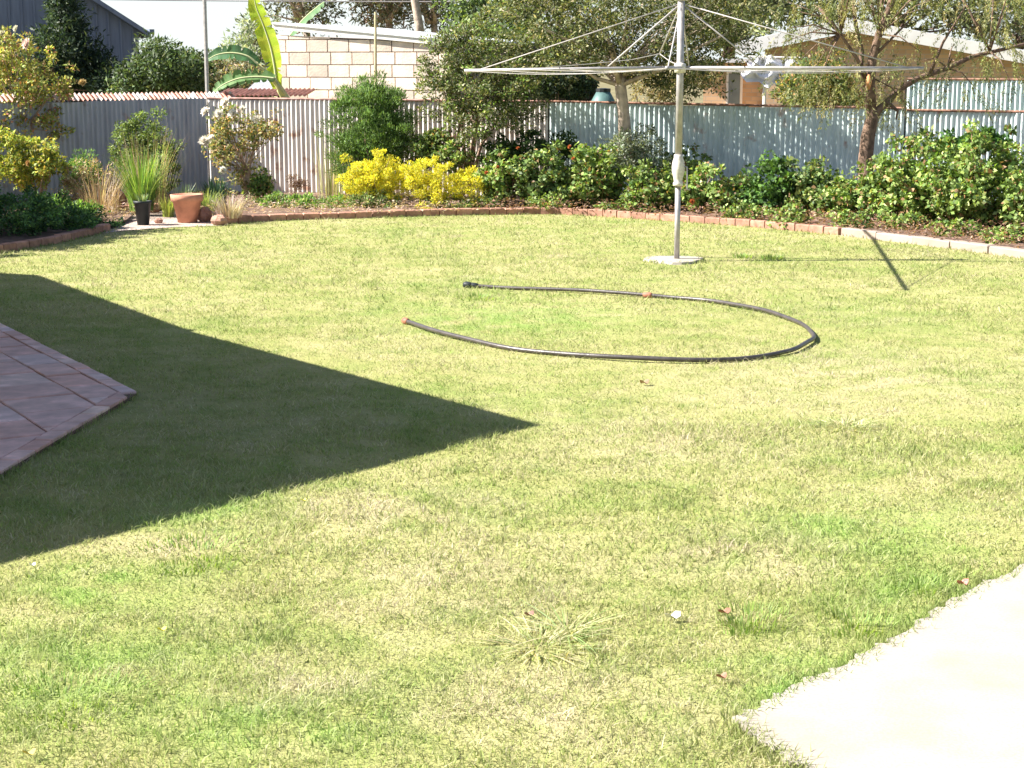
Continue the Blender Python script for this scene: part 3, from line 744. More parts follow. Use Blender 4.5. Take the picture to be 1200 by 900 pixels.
# ------------------------------------------------------------ plants
def stems_mb(base, targets, r0, r1=.004, bend=.15, n=5, sides=5):
    b = MB()
    for tg in targets:
        base_ = base + Vector((random.uniform(-1, 1), random.uniform(-1, 1), 0)) * r0 * 1.6
        pts = []
        for k in range(n + 1):
            s_ = k / n; p_ = lerp(base_, tg, s_)
            p_ = p_ + Vector((random.uniform(-1, 1), random.uniform(-1, 1), random.uniform(-.3, .3))) * bend * math.sin(math.pi * s_) * (tg - base_).length * .3
            if k and k < n: p_.x = base_.x + (p_.x - base_.x) * (s_ ** .35)
            pts.append(p_)
        b.tube(pts, [lerp(r0, r1, (k / n) ** .7) for k in range(n + 1)], sides)
    return b
def crown_pts(blobs, n, lump_r, lumps, shell=.75):
    """blobs: (centre Vector, (rx,ry,rz)). Leaves gather in small lumps spread through the blobs."""
    vol = np.array([b_[1][0] * b_[1][1] * b_[1][2] for b_ in blobs]) ** .67; vol /= vol.sum()
    which = rng.choice(len(blobs), lumps, p=vol)
    d = unit(rng.normal(size=(lumps, 3))); r = rng.uniform(0, 1, (lumps, 1)) ** (1 / 3.) ; r = shell * np.maximum(r, .35) + (1 - shell) * r; r = np.where(rng.uniform(0, 1, (lumps, 1)) < .13, rng.uniform(1.05, 1.32, (lumps, 1)), r)
    cen = np.array([tuple(b_[0]) for b_ in blobs]); rad = np.array([b_[1] for b_ in blobs])
    LC = cen[which] + d * r * rad[which]
    LD = d
    k = rng.integers(0, lumps, n)
    lr = lump_r * rng.uniform(.6, 1.3, (lumps, 1))
    o = unit(rng.normal(size=(n, 3))) * rng.uniform(.25, 1, (n, 1)) ** .5
    P = LC[k] + o * lr[k] * np.array([1.1, 1.1, .8])
    out = unit(o + LD[k] * .6 + np.array([0, 0, .25]))
    return P, out, LC, k
def leafy(name, label, cat, blobs, n, L, W, cols, base=None, lump_r=.12, lumps=60, nst=8, rst=.012, smat=None, trunk=None, mat=None, group=None,
          upward=0.0, jitter=.6, flowers=None, fold=.15, crown_name="foliage", smin=.4, lumpvar=.2, trunk_mb=None):
    bl = []
    for q in blobs:
        u, v, ru, rv, Y, dy = q; c_ = At(u, v, Y); s_ = Y / (F * cp) ; bl.append((c_, (ru * s_, dy, rv * s_)))
    P, out, LC, k = crown_pts(bl, n, lump_r, lumps)
    P[:, 2] = np.maximum(P[:, 2], .05)
    D = unit(rng.normal(size=P.shape) * jitter + out * .6 + np.array([0, 0, upward]))
    N = unit(out + rng.normal(size=P.shape) * .45 + np.array([0, 0, .3]))
    C = palette(cols, n) * (1 + rng.normal(0, lumpvar, (lumps, 1)))[k].clip(.5, 1.6)
    Ls = L * rng.uniform(.45, 1.35, n); Ws = W * rng.uniform(.7, 1.2, n)
    b0 = bl[0][0].copy() if base is None else (G(*base, .06) if isinstance(base, tuple) else base)
    if base is None: b0.z = .05
    root = empty(name, (b0.x, b0.y, 0.0), label, cat, group)
    link_mesh(crown_name, leaf_mesh(crown_name, P, D, N, Ls, Ws, C, fold), mat or LEAF, root)
    if trunk_mb: trunk_mb.build("trunk", smat or M_BARK, root, True)
    if nst:
        idx = rng.choice(lumps, min(nst, lumps), replace=False)
        org = trunk if trunk is not None else b0
        stems_mb(org, [Vector(LC[i]) for i in idx], rst).build("stems" if trunk is None else "branches", smat or M_TWIG, root, True)
    if flowers:
        fm, pxs, Y, sz, nm = flowers
        for u_, v_ in pxs: flower(At(u_, v_, Y), sz * random.uniform(.8, 1.15), fm, root, nm)
    return root
def flower(c_, r, col, parent, nm="flower"):
    n = 22; i = np.arange(n); q = i * 2.4; tilt = .25 + 1.1 * i / n
    out = np.column_stack([np.cos(q) * np.sin(tilt), np.sin(q) * np.sin(tilt), np.cos(tilt)])
    rot = unit(rng.normal(size=(1, 3)) * .4 + np.array([[-.3, -.9, .4]]))[0]
    zax = rot; xax = np.cross(zax, [0, 0, 1.]); xax /= np.linalg.norm(xax); yax = np.cross(zax, xax)
    D = out[:, :1] * xax + out[:, 1:2] * yax + out[:, 2:] * zax
    P = np.array(tuple(c_)) + D * r * .1
    N = unit(np.array(zax)[None, :] - D * .5 + 1e-3)
    C = np.clip(np.array(col) * (1 + rng.normal(0, .08, (n, 1))), 0, .95)
    link_mesh(nm, leaf_mesh(nm, P, D, N, np.full(n, r), np.full(n, r * .9), C, .25, .05), PETAL, parent)

OL = [(.105, .125, .045, 4), (.16, .17, .075, 3), (.055, .075, .03, 3), (.24, .22, .12, 1)]
DK = [(.022, .04, .022, 4), (.04, .065, .035, 3), (.07, .095, .05, 1)]
GR = [(.11, .17, .05, 4), (.19, .26, .08, 3), (.06, .10, .035, 2), (.30, .33, .12, 1), (.26, .16, .08, .6)]

# -- conifer bush
leafy("conifer_shrub", "rounded dark green feathery conifer standing against the cream fence", "shrub",
      [(432, 150, 46, 50, 25.6, .55), (428, 190, 40, 34, 25.5, .45), (438, 116, 34, 18, 25.6, .35), (452, 170, 34, 40, 25.6, .45)], 46000, .055, .013,
      [(.10, .18, .05, 3), (.16, .25, .08, 3), (.05, .09, .025, 2)], base=(430, 236), lump_r=.10, lumps=620, nst=6, rst=.03, upward=.7, jitter=.4, smat=M_BARK)
# -- golden bushes
for i, (bl, lab) in enumerate([
    ([(440, 203, 34, 26, 24.3, .38), (428, 215, 24, 18, 24.2, .3), (457, 218, 22, 18, 24.2, .3)], "bright yellow golden shrub in front of the dark conifer, left one of two"),
    ([(508, 212, 34, 24, 24.1, .38), (548, 222, 26, 18, 24.1, .32), (505, 232, 18, 14, 23.9, .2), (490, 208, 20, 16, 24.1, .3)], "wide yellow-green golden shrub beside the brick edging, right one of two")]):
    leafy("golden_shrub", lab, "shrub", bl, 19000, .032, .012, [(.62, .55, .045, 6), (.52, .50, .05, 3), (.26, .33, .05, 1.5), (.68, .60, .10, 1)],
          lump_r=.07, lumps=170, nst=26, rst=.008, group="golden yellow shrubs in the back bed", upward=.6)
leafy("low_green_shrub", "low green leafy skirt of growth beneath the yellow shrubs", "shrub", [(440, 236, 32, 10, 24.0, .3), (540, 240, 40, 8, 23.9, .25)], 5000, .04, .018, GR, lump_r=.07, lumps=70, nst=10, rst=.006)
# -- leafy shrub left of tree one
leafy("leafy_shrub", "small bright leafy shrub between the conifer and the grey-green tree", "shrub", [(512, 172, 22, 18, 25.2, .3), (495, 178, 18, 16, 25.4, .3), (530, 185, 20, 14, 25.0, .25)], 4500, .06, .034, GR, lump_r=.09, lumps=70, nst=8, rst=.01)
# -- tree one: multi-stemmed tree over the cream fence
tb = G(548, 234); 
T1 = MB()
for e_, r_ in (((536, 120), .035), ((556, 110), .04), ((590, 125), .03), ((520, 105), .03), ((575, 80), .03), ((545, 70), .03)):
    q = At(*e_, 25.1 + random.uniform(-.3, .3)); a_ = tb + Vector((random.uniform(-.12, .12), random.uniform(-.1, .1), 0)); m_ = lerp(a_, q, .5) + Vector((random.uniform(-.12, .12), 0, .15)); T1.tube([a_, lerp(a_, m_, .5), m_, lerp(m_, q, .5) + Vector((.04, 0, 0)), q], [r_, r_ * .9, r_ * .8, r_ * .6, .012], 7)
leafy("small_tree", "grey-green multi-stemmed small tree hanging over the cream fence", "tree",
      [(560, 85, 48, 42, 25.2, .8), (525, 75, 30, 34, 25.3, .6), (600, 110, 38, 40, 25.1, .7), (560, 140, 44, 26, 24.9, .6), (515, 115, 26, 28, 25.1, .5), (620, 75, 24, 28, 25.4, .5), (550, 50, 34, 22, 25.6, .5)],
      19000, .060, .024, OL + [(.34, .32, .25, 1), (.15, .24, .06, 2)], base=tb, lump_r=.11, lumps=330, nst=26, rst=.012, trunk=Vector((tb.x, tb.y, 1.2)), smat=M_TWIG, trunk_mb=T1, crown_name="crown", lumpvar=.3)
# -- tree two: big spreading olive tree in the middle
tb = G(727, 226); T2 = MB()
fk = At(729, 90, 24.6); fk2 = At(727, 100, 24.6)
T2.tube([tb, At(733, 170, 24.7), At(731, 135, 24.6), fk2, fk], [.12, .10, .085, .08, .05], 10)
for e_, r_ in (((690, 55), .05), ((712, 40), .05), ((760, 50), .05), ((800, 60), .04), ((735, 20), .05), ((660, 70), .035), ((850, 40), .035)):
    q = At(*e_, 24.6 + random.uniform(-.8, .8)); T2.tube([fk2, lerp(fk2, q, .4) + Vector((0, random.uniform(-.1, .1), -.05)), lerp(fk2, q, .75), q], [r_, r_ * .8, r_ * .6, .015], 7)
leafy("olive_tree", "big spreading olive-green tree with brown trunk behind the hoist", "tree",
      [(660, 30, 70, 46, 24.8, 1.3), (740, 5, 85, 55, 24.6, 1.5), (810, 30, 72, 52, 24.7, 1.3), (700, 62, 62, 24, 24.6, 1.0), (790, 78, 66, 22, 24.6, .9), (630, -10, 50, 30, 25.0, 1.0), (850, -5, 50, 40, 24.7, 1.0), (800, 95, 40, 14, 24.8, .5)],
      34000, .065, .026, OL + [(.30, .27, .18, 1)], base=tb, lump_r=.15, lumps=620, nst=60, rst=.016, trunk=fk, smat=M_BARKP, trunk_mb=T2, crown_name="crown", lumpvar=.3)
# -- tree three: brown forked tree on the right with drooping sprays
tb = G(1017, 258); T3 = MB(); Y3 = 23.2
def path(pxs, Y, r0, r1, n=8, mb=None, yj=.0):
    pts = [At(u_, v_, Y + yj * i) for i, (u_, v_) in enumerate(pxs)]
    mb.tube(pts, [lerp(r0, r1, i / (len(pts) - 1)) for i in range(len(pts))], n)
T3.tube([tb, At(1015, 225, Y3), At(1014, 190, Y3), At(1017, 160, Y3), At(1022, 138, Y3), At(1020, 118, Y3)], [.13, .11, .10, .095, .085, .05], 12)
path([(1021, 132), (1014, 110), (1008, 85), (1010, 60), (1003, 30), (998, -10)], Y3, .05, .02, 8, T3, .05)
path([(1021, 130), (1020, 100), (1022, 70), (1030, 40), (1042, 10), (1052, -25)], Y3, .07, .04, 9, T3)
path([(1022, 140), (1030, 128), (1040, 120), (1052, 106), (1075, 92), (1110, 80), (1140, 66), (1175, 58), (1215, 48)], Y3, .055, .02, 8, T3, .04)
path([(1040, 120), (1052, 130), (1050, 140)], Y3, .03, .012, 6, T3)
path([(1020, 100), (1005, 70), (985, 40), (960, 10)], Y3, .03, .012, 6, T3, -.08)
path([(1090, 86), (1105, 50), (1130, 10)], Y3 + .1, .025, .01, 6, T3)
path([(1024, 66), (1040, 50), (1070, 20)], Y3, .025, .01, 6, T3)
def droop(name, label, blobs, n, base, mb, cols, mat):
    bl = [(At(u, v, Y), (ru * Y / 1966, dy, rv * Y / 1966)) for u, v, ru, rv, Y, dy in blobs]
    nl = n // 26; P, out, LC, k = crown_pts(bl, nl, .3, max(60, nl // 6))
    # each spray: short hanging twig with leaves along it
    Ps = []; Ds = []; Cs = []
    base_c = palette(cols, nl)
    s_ = np.tile(np.linspace(0, 1, 26), nl); idx = np.repeat(np.arange(nl), 26)
    dirs = unit(out * np.array([.6, .6, .1]) + np.array([0, 0, -.9])); ln = rng.uniform(.15, .4, nl)
    P_ = P[idx] + dirs[idx] * (s_ * ln[idx])[:, None] + rng.normal(0, .012, (len(idx), 3))
    D_ = unit(dirs[idx] + rng.normal(0, .55, (len(idx), 3)))
    C_ = base_c[idx] * (1 + rng.normal(0, .15, (len(idx), 1)))
    N_ = unit(rng.normal(size=P_.shape) + np.array([-.3, -.3, .4])); m_ = len(idx)
    root = empty(name, (base.x, base.y, 0), label, "tree")
    link_mesh("crown", leaf_mesh("crown", P_, D_, N_, .055 * rng.uniform(.6, 1.2, m_), .012 * rng.uniform(.8, 1.2, m_), np.clip(C_, .005, .9)), LEAF, root)
    mb.build("trunk", mat, root, True)
    ii = rng.choice(len(LC), min(45, len(LC)), replace=False)
    lim = [At(1020, 90, Y3), At(1030, 40, Y3), At(1110, 80, Y3 + .2), At(1160, 60, Y3 + .2), At(1005, 50, Y3), At(985, 40, Y3)]
    b = MB()
    for i in ii:
        tg = Vector(LC[i]); sN = min(lim, key=lambda q: (q - tg).length); b.tube([sN, lerp(sN, tg, .5) + Vector((0, 0, .08)), tg], [.014, .009, .004], 5)
    b.build("branches", mat, root, True); return root
r3 = droop("feathery_tree", "brown forked tree with drooping light foliage at the right fence",
      [(960, 45, 45, 38, Y3, .7), (925, 25, 40, 28, Y3 + .2, .7), (1010, 10, 55, 30, Y3, .9), (1080, 60, 45, 34, Y3 + .2, .6), (1140, 45, 60, 32, Y3 + .2, .8), (1180, 80, 40, 26, Y3 + .2, .6), (1050, 110, 30, 28, Y3 + .1, .3), (1150, 0, 70, 30, Y3, 1.0), (975, 95, 34, 24, Y3 - .1, .4), (1060, -30, 130, 30, Y3, 1.4), (1120, 100, 30, 14, Y3, .3)],
      19000, tb, T3, [(.16, .18, .06, 3), (.24, .24, .09, 3), (.09, .11, .04, 2), (.34, .30, .15, 2)], M_BARK)
b = MB(); q = At(1018, 96, Y3 - .09); b.tube([q + Vector((0, 0, -.1)), q, q + Vector((.0, 0, .1))], [.02, .045, .02], 8)
b.build("broken_limb_scar", simple("fresh_wood", (.62, .30, .14), .8, .2, 12), r3, True)

M_REDSTEM = simple("red_stem", (.34, .20, .14), .8, .3, 9)
# -- geranium bank
def geranium(u, v, ru, rv, Y, lab, n, cols=GR, dy=.35, L=.064, fl=None, grp=None, name="geranium_bush"):
    return leafy(name, lab, "bush", [(u, v, ru, rv, Y, dy), (u - ru * .45, v + rv * .4, ru * .6, rv * .6, Y - .15, dy * .8), (u + ru * .45, v + rv * .35, ru * .6, rv * .6, Y - .1, dy * .8)],
                 n, L, L * .85, cols, lump_r=.10, lumps=max(40, n // 45), nst=34, rst=.011, mat=LEAF_G, jitter=.9, flowers=fl, smat=M_REDSTEM, group=grp)
OR = (.52, .17, .06)
YG = [(.15, .23, .055, 4), (.24, .32, .09, 3), (.07, .12, .035, 2), (.36, .40, .16, .8), (.30, .18, .09, .8)]
gp_ = "green leafy bushes along the fence"
geranium(592, 205, 30, 26, 24.4, "orange-flowered leafy bush just right of the yellow shrubs", 3000, YG, fl=(OR, [(543 + 40, 196), (560 + 10, 203)], 24.0, .035, "flower"), grp=gp_)
geranium(640, 205, 34, 36, 24.3, "leafy bush with an orange-red flower left of the grey bush", 4200, GR, fl=(OR, [(607, 174), (672, 186), (668, 172)], 23.9, .032, "flower"), grp=gp_)
geranium(700, 205, 32, 38, 24.2, "bright leafy bush in front of the olive tree trunk", 4200, YG, grp=gp_)
leafy("grey_leaf_bush", "dusty grey-leaved bush below the olive tree beside the hoist pole", "bush", [(748, 172, 30, 26, 24.3, .35), (735, 190, 22, 26, 24.2, .3), (765, 190, 22, 20, 24.3, .3)], 5500, .055, .02,
      [(.20, .23, .17, 3), (.10, .13, .08, 3), (.34, .36, .30, 2)], lump_r=.08, lumps=110, nst=12, rst=.01)
geranium(765, 218, 30, 26, 23.7, "pale leafy bush immediately left of the hoist pole", 3400, YG, grp=gp_)
geranium(826, 222, 26, 24, 23.4, "bush with one orange bloom immediately right of the hoist pole", 3000, YG, fl=(OR, [(811, 236)], 22.9, .04, "flower"), grp=gp_)
geranium(800, 200, 26, 20, 24.4, "dark leafy bush behind the hoist gear housing", 2400, GR, grp=gp_)
geranium(868, 226, 24, 20, 23.3, "low dark bush second to the right of the hoist pole", 2300, GR, grp=gp_)
geranium(905, 218, 30, 28, 23.1, "deep green bush midway between hoist pole and forked tree", 3800, [(.06, .13, .03, 3), (.11, .20, .045, 3), (.03, .06, .02, 2)], grp=gp_)
geranium(952, 220, 30, 32, 22.9, "leafy bush just left of the forked tree trunk", 4000, GR, grp=gp_)
geranium(985, 235, 24, 22, 22.4, "low pale bush at the foot of the forked tree", 2400, YG, grp=gp_)
geranium(1030, 215, 30, 32, 22.0, "mid green bush directly right of the forked tree trunk", 3800, YG, grp=gp_)
geranium(1085, 209, 50, 52, 21.6, "tall lush bush of round leaves right of the forked tree", 9000, YG, dy=.55, grp=gp_)
geranium(1150, 213, 52, 54, 21.0, "largest bright leafy bush at the right edge behind the pale edging", 10000, YG, dy=.6, grp=gp_)
geranium(1215, 225, 40, 44, 20.6, "leafy bush cut by the right edge of the view", 5000, YG, dy=.5, grp=gp_)
leafy("shrub", "dark leafed sprig rising above the right bush against the teal fence", "shrub", [(1160, 163, 15, 13, 22.4, .2), (1122, 168, 20, 12, 22.6, .25)], 1500, .08, .06, [(.05, .12, .03), (.10, .2, .05)], lump_r=.08, lumps=24, nst=6, rst=.01, mat=LEAF_G)
leafy("shrub", "dark shrub under the small tree in front of the fence", "shrub", [(640, 172, 40, 18, 25.2, .3), (590, 178, 30, 14, 25.1, .3)], 3600, .06, .035, [(.04, .08, .025), (.08, .13, .04)], lump_r=.09, lumps=60, nst=8, rst=.01)
for u_, v_, ru, n_, lab in ((868, 252, 20, 900, "low leafy growth behind the edging right of the hoist pole"), (925, 258, 22, 1000, "low leafy growth spilling toward the red edging before the forked tree"),
        (1000, 262, 20, 900, "low yellowish growth at the joint of red and pale edging"), (1060, 264, 24, 1200, "low leafy growth left end along the pale edging"), (1120, 272, 26, 1400, "low leafy growth behind the middle of the pale edging"),
        (1180, 280, 28, 1600, "low leafy growth at the right end of the pale edging"), (640, 240, 26, 1000, "low leafy growth behind the red edging under the flowering bush"), (740, 243, 26, 1100, "low leafy growth below the dusty grey bush")):
    leafy("low_bush", lab, "bush", [(u_, v_, ru, 13, G(u_, v_ + 11).y + .2, .25)], n_, .05, .042, YG, lump_r=.07, lumps=36, nst=12, rst=.008, smat=M_REDSTEM, mat=LEAF_G, group="low growth along the edging")
# dry litter along right bed
def litter(name, label, poly_px, n, cols, L=.05, W=.02, kind='stuff', h=.12):
    P = []
    pts = [G(*q, .08) for q in poly_px]; xs = [q.x for q in pts]; ys = [q.y for q in pts]; pp = [(q.x, q.y) for q in pts]
    R_ = np.column_stack([rng.uniform(min(xs), max(xs), n * 4), rng.uniform(min(ys), max(ys), n * 4)]); R_ = R_[inside(R_, pp)][:n]; n = len(R_)
    P = np.column_stack([R_, .085 + rng.uniform(0, 1, n) ** 2 * h])
    D = unit(rng.normal(size=(n, 3)) * [1, 1, .35]); N = unit(rng.normal(size=(n, 3)) * .5 + [0, 0, 1])
    o = link_mesh(name, leaf_mesh(name, P, D, N, L * rng.uniform(.5, 1.5, n), W * rng.uniform(.5, 1.3, n), palette(cols, n)), LEAF); o['kind'] = kind; o['label'] = label
DRY = [(.24, .14, .10, 3), (.30, .19, .14, 2), (.15, .09, .06, 2), (.40, .29, .22, .7)]
litter("dead_leaves", "reddish dead leaves under the bushes of the back and right bed",
       [(560, 245), (700, 247), (860, 257), (1000, 269), (1200, 293), (1300, 305), (1300, 270), (1000, 245), (800, 238), (600, 240)], 9000, DRY)
litter("dry_mulch", "pale dry twigs and mulch on the left part of the back bed", [(250, 252), (420, 250), (560, 247), (560, 235), (400, 232), (250, 235), (60, 240), (60, 262), (140, 258), (200, 243)], 5000, [(.42, .32, .25, 3), (.3, .2, .15, 2), (.55, .46, .38, 1)], .06, .012)

# -- left side plants
leafy("twiggy_shrub", "brown and green twiggy shrub at the foot of the grey fence by the rose tree", "shrub", [(112, 210, 26, 26, 23.8, .35), (90, 225, 22, 20, 23.6, .3)], 2600, .045, .018, [(.30, .20, .14, 3), (.22, .22, .10, 3), (.40, .32, .24, 2)], lump_r=.08, lumps=80, nst=40, rst=.006, smat=M_TWIG)
RT = MB(); Yr = 22.0; rb = G(24, 240)
for off_, pth in ((-.06, [(18, 200), (22, 165), (12, 140), (5, 110)]), (.06, [(30, 205), (30, 170), (38, 140), (60, 110)]), (0, [(25, 200), (26, 168), (28, 140), (30, 100)])):
    pts = [rb + Vector((off_, 0, 0))] + [At(u_, v_, rb.y) for u_, v_ in pth]; RT.tube(pts, [.035, .032, .028, .02, .01], 8)
ROSEC = [(.40, .36, .13, 3), (.42, .27, .14, 1.2), (.30, .36, .12, 2), (.18, .20, .05, 3), (.28, .32, .08, 2), (.36, .16, .10, 1)]
rr = leafy("standard_rose", "tall rose tree with orange-tinged leaves at the left edge", "rose bush",
      [(25, 85, 40, 40, rb.y, .6), (55, 98, 30, 26, rb.y, .5), (5, 60, 30, 26, rb.y, .5), (22, 128, 40, 30, rb.y, .45), (75, 108, 18, 14, rb.y, .25), (-20, 90, 30, 40, rb.y, .5), (50, 150, 26, 22, rb.y, .3)],
      6800, .060, .036, ROSEC, base=rb, lump_r=.09, lumps=170, nst=40, rst=.008, trunk=At(27, 150, rb.y), smat=M_TWIG, trunk_mb=RT, crown_name="crown")
flower(At(34, 52, rb.y - .45), .10, (.80, .62, .55), rr, "rose"); flower(At(97, 98, rb.y - .2), .07, (.72, .55, .26), rr, "rose"); flower(At(20, 34, rb.y - .3), .06, (.75, .72, .55), rr, "rose"); flower(At(3, 40, rb.y - .3), .06, (.75, .7, .5), rr, "rose")
leafy("yellowing_bush", "yellow-green bush with one orange bloom behind the rose tree stems", "bush", [(45, 190, 28, 28, 23.6, .4), (10, 185, 26, 30, 23.6, .4)], 5200, .06, .035,
      [(.36, .36, .07, 3), (.22, .28, .06, 3), (.45, .34, .10, 1), (.10, .15, .04, 1)], lump_r=.10, lumps=90, nst=10, flowers=((.55, .34, .14), [(34, 191)], 23.0, .055, "flower"))
leafy("dark_ground_shrub", "dark green spreading ground shrub inside the shaded left edging", "shrub", [(20, 248, 55, 24, 20.2, .8), (75, 258, 40, 17, 20.9, .6), (-60, 250, 50, 30, 19.5, .8), (110, 262, 22, 10, 21.4, .35)], 15000, .05, .026,
      [(.045, .10, .045, 3), (.08, .16, .055, 3), (.13, .24, .07, 1)], base=(40, 268), lump_r=.09, lumps=240, nst=20, rst=.008)
leafy("bright_ground_plant", "bright green low plant at the tip of the left bed near the gravel", "plant", [(98, 250, 24, 11, 21.9, .35), (60, 240, 20, 11, 22.0, .3)], 3200, .05, .02, [(.20, .33, .08, 3), (.12, .22, .06, 2)], lump_r=.07, lumps=60, nst=6, rst=.006, upward=.5)
def blades(name, label, cat, base, n, hmin, hmax, spread, wd, cols, r=.06, droop_=.5, zs=1.0, mat=None, part="leaves", group=None, extra=None):
    a_ = rng.uniform(0, 2 * math.pi, n); ln = rng.uniform(hmin, hmax, n); sp1 = spread * rng.uniform(.1, 1, n)
    rad = r * np.sqrt(rng.uniform(0, 1, n)); bx = base.x + rad * np.cos(a_); by = base.y + rad * np.sin(a_)
    dx, dy = np.cos(a_), np.sin(a_); seg = 4; V = []; w0 = wd * rng.uniform(.6, 1.2, n)
    sx, sy = -dy, dx; rows = []
    for k in range(seg + 1):
        s_ = k / seg; h_ = zs * ln * (s_ - droop_ * sp1 * .5 * s_ ** 2.5); o_ = ln * sp1 * s_ ** 1.8 * .8
        c_ = np.column_stack([bx + dx * o_, by + dy * o_, base.z + h_]); ww = (w0 * (1 - s_ ** 2) + .0008)[:, None] * .5
        S = np.column_stack([sx, sy, np.zeros(n)]); rows += [c_ - S * ww, c_ + S * ww]
    V = np.stack(rows, 1).reshape(-1, 3); st = (seg + 1) * 2; I = np.arange(n)[:, None] * st
    Q = np.concatenate([I + np.array([2 * k, 2 * k + 1, 2 * k + 3, 2 * k + 2]) for k in range(seg)])
    C = np.repeat(palette(cols, n), st, 0)
    me = np_mesh(part, V, [Q], C)
    if extra is not None: return link_mesh(part, me, mat or LEAF, extra)
    root = empty(name, base, label, cat, group); link_mesh(part, me, mat or LEAF, root); return root
gbp = G(166, 247, .07)
r_ = blades("grass_clump", "tall arching ornamental grass clump behind the black pot", "ornamental grass", gbp, 420, .35, .95, .8, .018, [(.20, .32, .07, 4), (.32, .40, .12, 2), (.10, .19, .05, 2)], .16)
blades("", "", "", gbp + Vector((.05, .35, 0)), 150, .7, 1.25, .5, .007, [(.40, .30, .22, 3), (.48, .40, .28, 2), (.25, .3, .12, 2)], .32, part="plumes", extra=r_)
leafy("leafy_shrub", "olive shrub growing through the back of the tall grass clump", "shrub", [(168, 172, 32, 34, 24.2, .4), (185, 200, 24, 34, 24.0, .35), (150, 175, 20, 30, 24.2, .3)], 8500, .05, .022, [(.12, .18, .05, 3), (.2, .25, .08, 2), (.07, .1, .03, 2)], lump_r=.1, lumps=90, nst=10)
blades("dry_shrub", "dry brown twiggy shrub between rose tree and grass clump", "shrub", G(118, 250, .07), 170, .3, .75, .9, .007, [(.36, .26, .2, 3), (.26, .17, .13, 2), (.46, .38, .3, 2)], .25)
leafy("green_shrub", "rounded soft green shrub above the dry twigs near the grey fence", "shrub", [(98, 196, 17, 18, 24.2, .25), (90, 218, 22, 16, 23.9, .28)], 3600, .05, .012, [(.12, .23, .06, 3), (.2, .3, .09, 2)], lump_r=.08, lumps=60, nst=6, upward=.6)
# unseen shrub masses added left of the frame to cast shade on the bed
leafy("shade_shrub", "tall dense unseen shrub added left of the bed to shade it", "shrub", [(-185, 110, 60, 120, 20.6, 1.1), (-290, 100, 80, 140, 19.5, 1.3), (-180, 150, 50, 90, 21.4, .7)], 24000, .13, .09, GR, lump_r=.2, lumps=420, nst=14, rst=.03)
# white rose
WR = MB(); wb = G(288, 241); 
for pth in ([(288, 215), (287, 195), (275, 165), (265, 140)], [(290, 212), (293, 190), (300, 165), (312, 145)], [(287, 215), (284, 190), (262, 180), (250, 165)]):
    WR.tube([wb] + [At(u_, v_, wb.y) for u_, v_ in pth], [.035, .03, .02, .012, .007], 7)
wr = leafy("white_rose_bush", "white-flowered rose bush in front of the fence corner", "rose bush", [(268, 150, 26, 26, wb.y, .4), (300, 150, 24, 24, wb.y, .35), (280, 180, 30, 22, wb.y, .4), (312, 155, 14, 14, wb.y, .2), (258, 172, 14, 18, wb.y, .25), (275, 205, 20, 16, wb.y, .25)],
      3600, .055, .034, [(.22, .24, .10, 3), (.36, .30, .16, 2), (.42, .24, .12, 1), (.12, .16, .06, 2), (.5, .42, .2, 1)], base=wb, lump_r=.09, lumps=120, nst=24, rst=.007, trunk=At(288, 205, wb.y), smat=M_TWIG, trunk_mb=WR, crown_name="crown")
for u_, v_, s_ in ((242, 132, .085), (257, 134, .085), (265, 121, .09), (273, 134, .08), (240, 167, .10), (249, 163, .07), (300, 139, .06), (260, 200, .07), (306, 138, .05), (284, 128, .06)):
    flower(At(u_, v_, wb.y - .42), s_, (.93, .87, .76), wr, "rose")
geranium(303, 216, 12, 14, 25.2, "small bright green plant right of the white rose stem", 900, YG, dy=.18)
# low succulents & mounds
for u_, v_, ru, n_, lab in ((325, 237, 18, 1500, "low green clump at the left end of the succulents by the edging"), (356, 238, 20, 1700, "low bright green clump second in the row by the edging"), (385, 240, 16, 1200, "low green clump nearest the yellow shrub"), (408, 243, 14, 900, "sparse pale clump beside the yellow shrub foot")):
    leafy("low_plant", lab, "plant", [(u_, v_ + 1, ru, 9, 24.2, .25)], n_, .055, .018, [(.16, .28, .07, 3), (.28, .40, .12, 2), (.08, .15, .04, 2)], lump_r=.06, lumps=40, nst=0, upward=.8)
leafy("brown_mound_plant", "small round dark brown dried plant against the cream fence", "plant", [(349, 214, 10, 9, 26.0, .16)], 1300, .035, .01, [(.12, .07, .06), (.2, .13, .11)], lump_r=.04, lumps=30, nst=0)
blades("spiky_plant", "grey-green spiky plant behind the terracotta pot", "plant", G(216, 246, .07), 90, .2, .42, .6, .02, [(.25, .34, .22), (.35, .42, .30)], .08)
blades("yellow_green_plant", "yellow-green tuft right of the spiky plant near the grey fence", "plant", G(241, 246, .07), 160, .15, .36, .9, .012, [(.34, .40, .12), (.24, .32, .10)], .22)
blades("yellow_flower_clump", "small yellow-green clump between the two pots", "plant", G(197, 254, .01), 110, .15, .32, .6, .016, [(.42, .46, .10), (.30, .36, .10)], .08)
blades("dry_tuft", "grey dry tuft spilling over the edging near the rocks", "plant", G(268, 255, .07), 330, .12, .38, 1.2, .008, [(.42, .35, .33, 3), (.3, .22, .2, 2), (.5, .46, .42, 1)], .18)
blades("blue_green_plant", "blue-green leafy plant in shade left of the white rose", "plant", G(253, 240, .07), 150, .2, .45, .7, .03, [(.06, .13, .09), (.10, .18, .12)], .14)
# reed-like stems against the cream fence
blades("climbing_stems", "sparse pale climbing stems on the cream fence left of the conifer", "climber", G(388, 232, .07), 60, .5, 1.3, .22, .010, [(.45, .38, .24), (.35, .38, .18)], .22)

